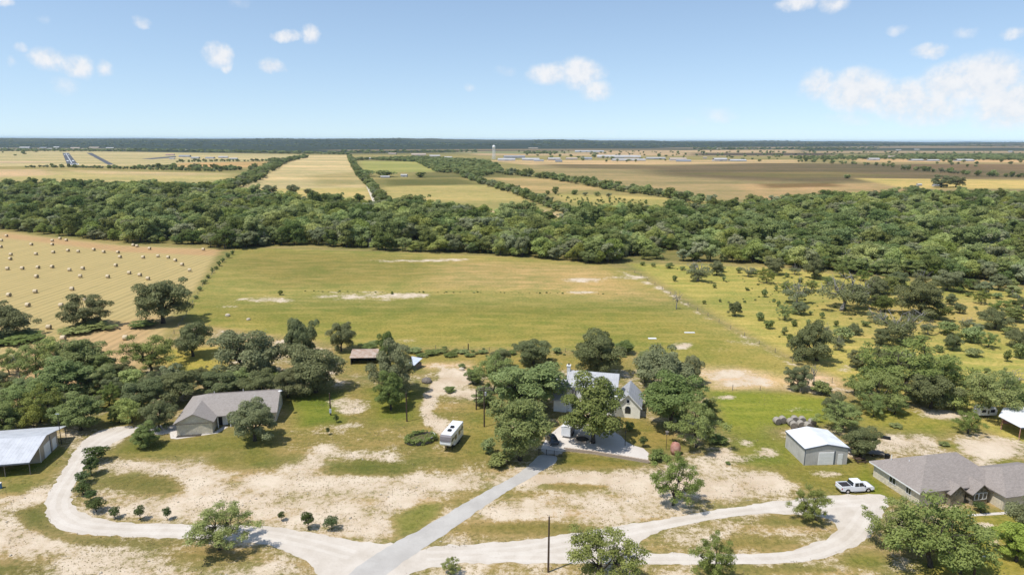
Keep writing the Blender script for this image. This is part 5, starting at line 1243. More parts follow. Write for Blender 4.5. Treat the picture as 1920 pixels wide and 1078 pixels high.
# ------------------------------------------------------------------ vehicles
def wheel(root, x, y, r, w, name='wheel'):
    m = MB(); prof = [(.0, -w/2), (r*.9, -w/2), (r, -w*.35), (r, w*.35), (r*.9, w/2), (.0, w/2)]
    n0 = 18
    for (rad, off) in prof:
        for s in range(n0): t = 2*math.pi*s/n0; m.v.append((x + rad*math.cos(t), y + off, r + rad*math.sin(t)))
    for i in range(len(prof)-1):
        for s in range(n0): m.f.append([i*n0+s, i*n0+(s+1) % n0, (i+1)*n0+(s+1) % n0, (i+1)*n0+s])
    o = m.build(name, M['tyre'], root, smooth=True)
    MB().tube([(x, y-w*.53, r), (x, y+w*.53, r)], [r*.6, r*.6], 12).build('rim', M['chrome'], o); return o
def arch(cx, r, z0):                        # arc over a wheel, from rear to front
    return [(cx - r*math.cos(t), z0 + r*math.sin(t)) for t in [R(a) for a in (5, 35, 65, 90, 115, 145, 175)]]
tk = Vector(G(1577, 926)); truck = empty('pickup_truck', (tk.x - .1, tk.y + .9, 0), R(7), 'white crew cab pickup with dark bed parked beside the right house', 'pickup')
Wt = .98
prof = [(0, .55), (.02, 1.12)] + [(2.0, 1.14), (2.02, 1.16), (4.25, 1.16), (5.5, 1.08), (5.86, .95), (5.92, .55)] + [(5.5, .42)] + list(reversed(arch(4.85, .47, .42))) + [(4.2, .38), (1.9, .38)] + list(reversed(arch(1.15, .47, .42))) + [(.55, .45)]
m = MB(); m.prism(prof, 'y', -Wt, Wt); m.build('body', M['car_white'], truck, bevel=.03)
# open bed: liner seen from above with rails
m = MB(); m.box(.12, 1.98, -Wt+.14, Wt-.14, 1.145, 1.16); m.build('bed_liner', M['bed_liner'], truck)
m = MB(); m.box(.0, 2.0, -Wt+.005, -Wt+.14, 1.15, 1.34); m.box(.0, 2.0, Wt-.14, Wt-.005, 1.15, 1.34); m.box(0, .12, -Wt+.141, Wt-.141, 1.15, 1.34); m.build('bed_rail', M['car_white'], truck, bevel=.02)
def cab(scale, z0, z1, x0, x1, x2, x3, wb, wtp):
    return [(x0, -wb, z0), (x3, -wb, z0), (x3, wb, z0), (x0, wb, z0), (x1, -wtp, z1), (x2, -wtp, z1), (x2, wtp, z1), (x1, wtp, z1)]
m = MB(); n = 0; m.v = cab(1, 1.15, 1.93, 2.02, 2.22, 3.75, 4.45, Wt-.03, Wt-.2); m.f = [[3,2,1,0],[4,5,6,7],[0,1,5,4],[1,2,6,5],[2,3,7,6],[3,0,4,7]]
m.build('cab', M['car_white'], truck, bevel=.05)
def glass_quad(nm, pts, off):
    pts = [Vector(p) for p in pts]; nr = (pts[1]-pts[0]).cross(pts[2]-pts[0]).normalized()*off
    m = MB(); m.v = [tuple(p + nr) for p in pts] + [tuple(p - nr*.6) for p in pts]; k = len(pts)
    m.f = [list(range(k)), list(reversed(range(k, 2*k)))] + [[i, (i+1) % k, k+(i+1) % k, k+i] for i in range(k)]
    return m.build(nm, M['glass'], truck)
for s in (-1, 1):
    yb, yt = s*(Wt-.035), s*(Wt-.19)
    def L_(a, z): f_ = (z-1.15)/.78; return (a, yb + (yt-yb)*f_, z)
    for (a0, a1, a2, a3) in ((2.36, 3.08, 3.04, 2.42), (3.16, 4.14, 3.72, 3.16)):
        q = [L_(a0, 1.22), L_(a1, 1.22), L_(a2, 1.80), L_(a3, 1.80)]
        glass_quad('side_window', q if s < 0 else q[::-1], .022)
glass_quad('windscreen', [(4.40, -Wt+.12, 1.2), (4.40, Wt-.12, 1.2), (3.80, Wt-.26, 1.87), (3.80, -Wt+.26, 1.87)], .03)
glass_quad('rear_window', [(2.04, Wt-.14, 1.25), (2.04, -Wt+.14, 1.25), (2.19, -Wt+.26, 1.84), (2.19, Wt-.26, 1.84)], .03)
for xx in (1.15, 4.85):
    for s in (-1, 1): wheel(truck, xx, s*(Wt-.13), .39, .27)
MB().box(2.2, 4.2, -Wt-.1, -Wt+.02, .36, .42).build('side_step', M['chrome'], truck); MB().box(2.2, 4.2, Wt-.02, Wt+.1, .36, .42).build('side_step', M['chrome'], truck)
MB().box(-.1, 0.0, -Wt+.1, Wt-.1, .5, .68).build('rear_bumper', M['chrome'], truck); MB().box(5.9, 6.0, -Wt+.08, Wt-.08, .48, .68).build('front_bumper', M['chrome'], truck)
MB().box(5.905, 5.93, -.6, .6, .72, .93).build('grille', M['black_metal'], truck)
for s in (-1, 1):
    MB().box(-.02, .12, s*(Wt-.02)-.04, s*(Wt-.02)+.04, .8, 1.1).build('tail_light', M['light_red'], truck)
    MB().box(5.84, 5.93, s*(Wt-.2)-.14, s*(Wt-.2)+.14, .78, .95).build('headlight', M['glass'], truck)
    MB().box(4.05, 4.2, s*(Wt+.1)-.1, s*(Wt+.1)+.1, 1.2, 1.4).build('mirror', M['black_metal'], truck)

# ---- fifth-wheel caravan
a_rv = math.atan2(-7.0, -1.8)     # front points towards the camera
rv = empty('travel_trailer', (-10.6, 127.1, 0), a_rv, 'white fifth-wheel caravan with grey nose parked on the lawn', 'caravan')
Lr, Wr = 7.6, 1.1
prof = [(0, .62), (0, 3.35), (.15, 3.45), (Lr-.5, 3.45), (Lr-.12, 3.2), (Lr, 2.6), (Lr, 1.75), (Lr-.15, 1.45), (Lr-2.3, 1.4), (Lr-2.45, .62)]
m = MB(); m.prism(prof, 'y', -Wr, Wr); m.build('body', M['car_white'], rv, bevel=.05)
m = MB(); m.prism([(Lr-.62, 3.44), (Lr-.5, 3.475), (Lr-.1, 3.22), (Lr+.025, 2.62), (Lr+.025, 2.35), (Lr-.03, 2.35), (Lr-.08, 2.6), (Lr-.2, 3.1)], 'y', -Wr+.03, Wr-.03); m.build('nose_cap', M['rv_stripe'], rv)
m = MB(); m.prism([(Lr+.004, 2.2), (Lr+.03, 2.2), (Lr+.03, 2.28), (Lr+.004, 2.28)], 'y', -Wr+.15, Wr-.15); m.build('nose_stripe', M['rv_stripe'], rv)
for s in (-1, 1):
    m = MB(); y0, y1 = sorted((s*(Wr+.004), s*(Wr+.03))); m.box(.2, Lr-.4, y0, y1, 2.2, 2.5); m.build('side_stripe', M['rv_stripe'], rv)
    for (a, b, z, h) in ((.6, 1.2, 2.0, .8), (2.0, 3.0, 1.75, .85), (4.2, 5.1, 1.75, .85), (6.2, 6.8, 2.1, .6)):
        m = MB(); y0, y1 = sorted((s*(Wr+.005), s*(Wr+.045))); m.box(a, b, y0, y1, z, z+h); m.build('window', M['glass'], rv)
    for xx in (2.1, 2.95): wheel(rv, xx, s*(Wr-.12), .38, .24)
m = MB(); m.box(3.3, 4.0, Wr+.005, Wr+.04, .75, 2.55); m.build('door', M['white_paint'], rv)
for xx in (3.1, 4.7):
    MB().box(xx, xx+.75, -.35, .35, 3.46, 3.72).build('roof_unit', M['black_metal'], rv, bevel=.06)
for s in (-.7, .7): MB().box(Lr-1.95, Lr-1.83, s-.06, s+.06, .0, 1.4).build('landing_leg', M['black_metal'], rv)
m = MB(); m.box(Lr-1.3, Lr-.9, -.2, .2, .7, 1.4); m.build('kingpin_box', M['black_metal'], rv)
m = MB(); m.box(.05, Lr-2.5, -Wr+.06, Wr-.06, .42, .615); m.build('chassis', M['black_metal'], rv)

# ---- dark car in the shade at the head of the drive
c0 = Vector(G(1034, 828)); car = empty('parked_car', (c0.x, c0.y, 0), R(105), 'dark car half hidden in the shade at the head of the drive', 'car')
cp = [(-2.3, .5), (-2.25, .9), (-1.5, .98), (1.1, .98), (2.1, .85), (2.3, .7), (2.32, .4), (1.95, .3)] + list(reversed(arch(1.45, .4, .3))) + [(.9, .27), (-.95, .27)] + list(reversed(arch(-1.4, .4, .3))) + [(-1.95, .32)]
m = MB(); m.prism(cp, 'y', -.88, .88); m.build('body', M['car_dark'], car, bevel=.04)
m = MB(); m.v = cab(1, .97, 1.5, -1.9, -1.2, .35, 1.15, .82, .62); m.f = [[3,2,1,0],[4,5,6,7],[0,1,5,4],[1,2,6,5],[2,3,7,6],[3,0,4,7]]; m.build('cabin_glass', M['glass'], car, bevel=.03)
MB().box(-1.15, .3, -.6, .6, 1.49, 1.53).build('roof', M['car_dark'], car)
for xx in (-1.4, 1.45):
    for s in (-1, 1): wheel(car, xx, s*.78, .32, .2)

# ---- little white camper at the right
c0 = Vector(G(1836, 783)); cm = empty('camper_trailer', (c0.x, c0.y, 0), R(2), 'small white camper parked under the mesquites at right', 'camper')
m = MB(); m.prism([(0, .5), (-.05, 1.6), (.35, 2.3), (3.4, 2.3), (3.85, 1.7), (3.85, .5)], 'y', 0, 2.1); m.build('body', M['car_white'], cm, bevel=.08)
for (a, b) in ((.4, 1.3), (2.3, 3.2)): MB().box(a, b, -.04, -.005, 1.2, 1.8).build('window', M['glass'], cm)
MB().box(1.55, 2.1, -.04, -.005, .55, 2.1).build('door', M['white_paint'], cm)
for s in (.1, 2.0): wheel(cm, 1.9, s, .33, .2)

# ------------------------------------------------------------------ hay bales
def bale_proto(sm, em):
    e = bpy.data.objects.new('hay_bale', None); r, hl = .75, .62
    m = MB(); pr = [(-hl, r*.93), (-hl+.08, r), (hl-.08, r), (hl, r*.93)]; n0 = 18
    for (a, rad) in pr:
        for s in range(n0):
            t = 2*math.pi*s/n0; z = r + rad*math.sin(t); m.v.append((a, rad*math.cos(t), max(z, .03)))
    for i in range(3):
        for s in range(n0): m.f.append([i*n0+s, i*n0+(s+1) % n0, (i+1)*n0+(s+1) % n0, (i+1)*n0+s])
    side = m.mesh('wrapped_side', M[sm], smooth=True)
    ends = []
    for sg in (-1, 1):
        k = MB(); k.v = [(sg*hl, r*.93*math.cos(2*math.pi*s/n0), max(r + r*.93*math.sin(2*math.pi*s/n0), .03)) for s in range(n0)] + [(sg*(hl+.03), 0, r)]
        k.f = [[s, (s+1) % n0, n0] for s in range(n0)]; ends.append(k.mesh('cut_end', M[em]))
    return side, ends
BF, BO = bale_proto('bale_side', 'bale_end'), bale_proto('bale_old', 'bale_old_end')
def bale(px, py, proto, rz, label, group, s=1.0):
    x, y = G(px, py); e = empty('hay_bale', (x, y, 0), rz, label, 'hay bale', group); e.scale = (s, s, s)
    link(bpy.data.objects.new('wrapped_side', proto[0]), e)
    for me in proto[1]: link(bpy.data.objects.new('cut_end', me), e)
    return e
BALES = [(50,85),(12,120),(8,168),(82,226),(78,259),(236,150),(392,121),(392,150),(270,222),(400,208),(450,105),(497,118),(510,196),(586,203),(703,189),(777,206),(884,209),(899,244),(1072,247),(1183,238),(1260,247),(1313,270),(1364,302),(1420,345),(868,308),(968,365),(1048,381),(1108,408),(998,155),(1026,162),(1120,181),(1522,188),(57,333),(168,330),(286,323),(392,319),(521,342),(621,331),(275,392),(602,390),(808,393),(540,486),(265,506),(68,532)]
rb_ = random.Random(8)
for (zx, zy) in BALES:
    bale(zx/3.992, 420 + zy/3.992 + 3, BF, rb_.uniform(-.3, .3), 'round hay bale lying on the mown stubble field', 'round bales across the hay field')
for (zx, zy, lab) in [(210, 604, 'hay bale just right of the left hay field clump'), (458, 606, 'hay bale at the left side of the middle hay field oak'), (645, 566, 'hay bale half hidden behind the middle hay field oak'), (367, 772, 'hay bale alone between the two front hay field clumps'),
                      (145, 872, 'nearest large hay bale at the left end of the stubble'), (475, 854, 'hay bale just above the left thicket trees'), (940, 852, 'hay bale at the corner below the tallest hay field oak'), (100, 1002, 'hay bale beside the bare dead trunk')]:
    bale(zx/3.992, 420 + zy/3.992 + 4, BF, rb_.uniform(-.3, .3), lab, 'round bales across the hay field')
for i, (zx, zy, lab) in enumerate([(272, 262, 'leftmost weathered bale of the pair behind the garage'), (308, 254, 'right weathered bale of the pair behind the garage'), (388, 252, 'rearmost weathered bale of the heap behind the garage'), (438, 256, 'rear right weathered bale of the heap'), (362, 270, 'left weathered bale of the heap'),
                              (428, 284, 'middle weathered bale of the heap'), (382, 290, 'front left weathered bale of the heap'), (474, 294, 'front right weathered bale of the heap'), (504, 272, 'greenish weathered bale at the right end of the heap')]):
    bale(1380 + zx/3.546, 720 + zy/3.546 + 1, BO, R(90) + rb_.uniform(-.25, .25), lab, 'weathered bales heaped behind the garage')

# ------------------------------------------------------------------ poles, fences and small things
def utility_pole(px, base, top, label, arm=False, lamp=False, box=False):
    x, y = G(px, base); z = depth_of(x, y); ang = math.atan2(CAM_H, y); h = (base-top)*z/FOCAL_PX/math.cos(ang)
    e = empty('utility_pole', (x, y, 0), R(8), label, 'pole'); MB().tube([(0, 0, -.2), (0, 0, h)], [.16, .11], 8).build('shaft', M['wood_pole'], e)
    if arm:
        for zz in (h-.35, h-.75): MB().box(-1.3, 1.3, -.06, .06, zz-.06, zz+.06).build('crossarm', M['old_wood'], e)
        for u in (-1.1, -.5, .5, 1.1): MB().lathe([(.03, 0), (.05, .08), (.03, .16)], 6, (u, 0, h-.29)).build('insulator', M['stone_pale'], e)
        MB().lathe([(.22, 0), (.22, .7), (.1, .78)], 10, (.3, -.1, h-1.9)).build('transformer', M['galvanised'], e)
    if lamp:
        MB().tube([(0, 0, h-.3), (.5, 0, h-.05), (.8, 0, h-.02)], [.03, .03, .03], 6).build('bracket', M['galvanised'], e); MB().lathe([(.05, .14), (.2, .05), (.22, 0), (.05, -.05)], 10, (.95, 0, h-.08)).build('lamp_head', M['white_paint'], e)
    if box: MB().box(-.22, .22, -.3, -.1, .6, 1.5).build('meter_box', M['sky_blue_metal'], e)
    MB().tube([(0, 0, h), (0, 0, h+.12)], [.05, .02], 6).build('cap', M['galvanised'], e)
    return e
utility_pole(763, 790, 738, 'lone wooden pole in front of the bright green tree'); utility_pole(893, 768, 731, 'shorter wooden pole behind the one with crossarms')
utility_pole(908, 800, 727, 'wooden pole with crossarms right of the caravan', arm=True); utility_pole(620, 778, 738, 'thin pole with a pale meter box on the lawn', box=True)
utility_pole(1028, 1072, 978, 'dark pole at the bottom edge beside the lower gravel road'); utility_pole(1824, 1092, 1047, 'short pole with a lamp head at the lower right', lamp=True)
def fence(pts, label, spacing=5.0, h=1.25, wires=4, mat='old_wood'):
    P = [Vector((*G(*p), 0)) for p in pts]; e = empty('wire_fence', tuple(P[0]), 0, label, 'fence'); posts = []
    for a, b in zip(P[:-1], P[1:]):
        n = max(1, int((b-a).length/spacing)); posts += [a.lerp(b, k/n) for k in range(n)]
    posts.append(P[-1]); pm = MB().tube([(0, 0, -.2), (0, 0, h)], [.08, .07], 6).mesh('post', M[mat])
    for i, p in enumerate(posts):
        o = bpy.data.objects.new('post', pm); link(o, e); o.location = tuple(p - P[0]); o.rotation_euler = (.04*math.sin(i*3.1), .05*math.sin(i*1.7), i); o.scale = (1, 1, 1 + .12*math.sin(i*2.3))
    for w in range(wires):
        m = MB(); z = .3 + w*(h-.4)/(wires-1); m.tube([tuple(p - P[0] + Vector((0, 0, z))) for p in posts], [.008]*len(posts), 3, False); m.build('wire', M['wire'], e)
fence([(1322, 731), (1425, 732), (1500, 736), (1570, 745)], 'wooden post and wire fence between green lawn and bare pasture corner')
fence([(440, 472), (412, 498), (380, 536), (350, 590), (318, 640)], 'post and wire fence between hay field and pasture', 7)
fence([(660, 650), (870, 657), (1060, 660), (1200, 668)], 'post and wire fence along the yard side of the pasture', 7)
fence([(1190, 512), (1290, 572), (1370, 617), (1560, 718)], 'post and wire fence between pasture and right savanna', 8)
cp_ = empty('corner_post', (*G(878, 657), 0), 0, 'thick dark gate post on the yard fence', 'post'); MB().tube([(0, 0, -.2), (0, 0, 2.0)], [.16, .14], 8).build('shaft', M['wood_pole'], cp_); MB().lathe([(.15, 0), (.05, .08)], 8, (0, 0, 2.0)).build('cap', M['old_wood'], cp_)

# ---- overgrown oval stock-tank bed on the lawn
px_, py_ = G(789, 826); pl = empty('overgrown_pool', (px_, py_, 0), R(28), 'oval overgrown pool ring with a white rim left of the caravan', 'pool')
def ring(a, b, z0, z1, th):
    m = MB(); n0 = 32
    for (k, z) in ((0, z0), (0, z1), (th, z1), (th, z0)):
        for s in range(n0): t = 2*math.pi*s/n0; m.v.append(((a-k)*math.cos(t), (b-k)*math.sin(t), z))
    for i in range(4):
        for s in range(n0): m.f.append([i*n0+s, i*n0+(s+1) % n0, ((i+1) % 4)*n0+(s+1) % n0, ((i+1) % 4)*n0+s])
    return m
ring(2.9, 1.9, 0, .95, .1).build('wall', M['old_wood'], pl); MB().tube([(2.9*math.cos(R(a)), 1.9*math.sin(R(a)), .99) for a in range(-80, 40, 10)], [.05]*12, 6).build('rim', M['white_paint'], pl)
m = MB(); n0 = 32; m.v = [(2.78*math.cos(2*math.pi*s/n0), 1.78*math.sin(2*math.pi*s/n0), .55) for s in range(n0)]; m.f = [list(range(n0))]; m.build('weedy_fill', M['leaf_weed'], pl)
rv_ = np.random.RandomState(5); lb = []
for s in range(64):
    t = 2*math.pi*s/64; k = 1 + .03*rv_.randn()
    lb.append((2.95*k*math.cos(t), 1.95*k*math.sin(t), .2 + .95*rv_.rand(), .42*(.6 + .8*rv_.rand())))
for s in range(20): lb.append((2.2*math.sqrt(rv_.rand())*math.cos(s), 1.4*math.sqrt(rv_.rand())*math.sin(s), .55, .25))
link(bpy.data.objects.new('vines', crown_mesh('vines', rv_, lb, 7000, .19, M['leaf_mesquite'], shell=.2)), pl)
# ---- rusty red tank
e = empty('rusty_tank', (*G(1266, 851), 0), R(25), 'rust-red upright rounded tank at the end of the lawn', 'tank')
MB().lathe([(.45, .1), (.85, .2), (.95, .7), (.95, 1.6), (.7, 2.2), (.25, 2.45), (.08, 2.5)], 18).build('shell', M['rust_red'], e, smooth=True); MB().tube([(0, 0, 2.48), (0, 0, 2.75)], [.1, .1], 8).build('cap', M['black_metal'], e)
for s in (-.5, .5): MB().box(s-.1, s+.1, -.5, .5, 0, .2).build('foot', M['old_wood'], e)
# ---- posts and lamps on the forecourt lawn
e = empty('lamp_post', (*G(1172, 835), 0), 0, 'black lamp post at the edge of the forecourt', 'lamp post'); MB().tube([(0, 0, 0), (0, 0, 2.6)], [.07, .05], 8).build('shaft', M['black_metal'], e); MB().lathe([(.08, 0), (.17, .1), (.14, .42), (.03, .55)], 8, (0, 0, 2.6)).build('lantern', M['glass'], e)
e = empty('bird_house_post', (*G(1249, 842), 0), 0, 'thin post with a small wooden box beside the rust-red tank', 'post'); MB().tube([(0, 0, 0), (0, 0, 3.1)], [.05, .04], 6).build('shaft', M['wood_pole'], e); MB().box(-.2, .2, -.2, .2, 3.1, 3.6).build('box', M['old_wood'], e); MB().slab([[(-.3, -.25, 3.62), (.3, -.25, 3.62), (.3, .25, 3.72), (-.3, .25, 3.72)]], .04).build('lid', M['old_wood'], e)
def rock(px, py, s, label, seed, mat='stone_pale', name='boulder', sz=.7):
    rg = np.random.RandomState(seed); bm = bmesh.new(); bmesh.ops.create_icosphere(bm, subdivisions=2, radius=1)
    for v in bm.verts: v.co *= 1 + .35*(float(fbm(np.array([v.co.x*1.7 + seed]), np.array([v.co.y*1.7 + v.co.z*2]), 3)[0]) - .5); v.co.z = max(v.co.z, -.5)
    me = bpy.data.meshes.new(name); bm.to_mesh(me); bm.free(); me.materials.append(M[mat]); o = bpy.data.objects.new(name, me); link(o)
    x, y = G(px, py); o.location = (x, y, .45*s*sz); o.scale = (s, s*.8, s*sz); o.rotation_euler = (0, 0, seed); return tag(o, label, 'boulder')
rock(427, 593, .9, 'pale boulder in the pasture below the tallest hay field oak', 3); rock(466, 600, .7, 'smaller pale boulder in the pasture right of the other', 4)
rock(1672, 768, 1.1, 'pale heap of rubble beside the mesquite thicket', 5); rock(865, 694, .8, 'white boulder beside the dirt yard track', 6); rock(806, 664, .5, 'small white stone on the weedy bank', 7); rock(800, 716, 1.6, 'grey rubble heap beside the dirt track', 8, 'old_wood', 'rubble_heap', .5)
for (px, py, w, d, lab) in [(1223, 635, 2.4, 1.2, 'white board lying on the pasture behind the white house'), (1293, 624, 3.2, .9, 'long white board lying on the pasture right of the house trees')]:
    e = MB().box(-w/2, w/2, -d/2, d/2, .05, .17).build('white_board', M['white_paint'], None, loc=(*G(px, py), 0)); tag(e, lab, 'board')
# ---- clutter behind the garage
e = empty('pipe_rack', (*G(1600, 852), 0), R(6), 'rack of white pipes beside the dark tree by the garage', 'rack')
for k in range(3): MB().tube([(-1.0, k*.5, .5), (1.6, k*.5, .5)], [.09, .09], 8).build('pipe', M['white_paint'], e)
for u in (-.7, 1.2): MB().box(u-.05, u+.05, -.2, 1.3, 0, .4).build('trestle', M['old_wood'], e)
e = empty('picnic_table', (*G(1612, 866), 0), R(4), 'brown wooden picnic table right of the garage', 'table')
for k in range(4): MB().box(-.95, .95, -.4 + k*.2, -.22 + k*.2, .72, .76).build('plank', M['wood_pole'], e)
for s in (-.75, .75): MB().box(-.95, .95, s-.12, s+.12, .42, .46).build('bench', M['wood_pole'], e)
for s in (-.7, .7): MB().box(s-.04, s+.04, -.7, .7, .3, .4).build('brace', M['wood_pole'], e); MB().box(s-.04, s+.04, -.45, -.37, 0, .72).build('leg', M['wood_pole'], e); MB().box(s-.04, s+.04, .37, .45, 0, .72).build('leg', M['wood_pole'], e)
e = empty('flatbed_trailer', (*G(1632, 852), 0), R(-14), 'low flatbed trailer on the bare ground behind the right house', 'trailer'); MB().box(-2.4, 2.4, -.8, .8, .5, .6).build('deck', M['old_wood'], e)
for s in (-.75, .75): wheel(e, .3, s, .3, .18)
MB().box(-3.6, -2.41, -.05, .05, .48, .56).build('drawbar', M['galvanised'], e)
e = empty('rubbish_bin', (*G(1663, 861), 0), 0, 'black wheeled bin at the corner behind the right house', 'bin'); m = MB(); m.v = [(-.25,-.3,0.05),(.25,-.3,0.05),(.25,.3,0.05),(-.25,.3,0.05),(-.34,-.38,1.0),(.34,-.38,1.0),(.34,.38,1.0),(-.34,.38,1.0)]; m.f = [[3,2,1,0],[4,5,6,7],[0,1,5,4],[1,2,6,5],[2,3,7,6],[3,0,4,7]]; m.build('body', M['black_metal'], e); MB().box(-.37, .37, -.42, .4, 1.0, 1.07).build('lid', M['black_metal'], e)
for s in (-.3, .3): wheel(e, s, .3, .12, .06)
e = empty('water_trough', (*G(1660, 822), 0), R(-30), 'dark low trough on the bare slope behind the garage', 'trough'); MB().box(-.9, .9, -.35, .35, 0, .5).build('shell', M['black_metal'], e, bevel=.05); MB().box(-.8, .8, -.25, .25, .503, .51).build('water', M['glass'], e)
e = empty('blue_drum', (*G(0, 915), 0), 0, 'blue drum at the left edge below the metal shed', 'drum'); MB().lathe([(.3, 0), (.33, .05), (.33, .9), (.3, .95)], 14).build('body', M['blue_plastic'], e, smooth=False); MB().lathe([(.34, .951), (.34, 1.0), (.1, 1.02)], 14).build('lid', M['white_paint'], e)
e = empty('tree_planter', (*G(1092, 826), 0), 0, 'round stone planter at the foot of the tall tree by the forecourt', 'planter'); ring(1.6, 1.6, 0, .45, .3).build('rim', M['wall_block'], e); m = MB(); m.lathe([(1.3, .0), (1.3, .3)], 20); m.build('soil', M['bark'], e)

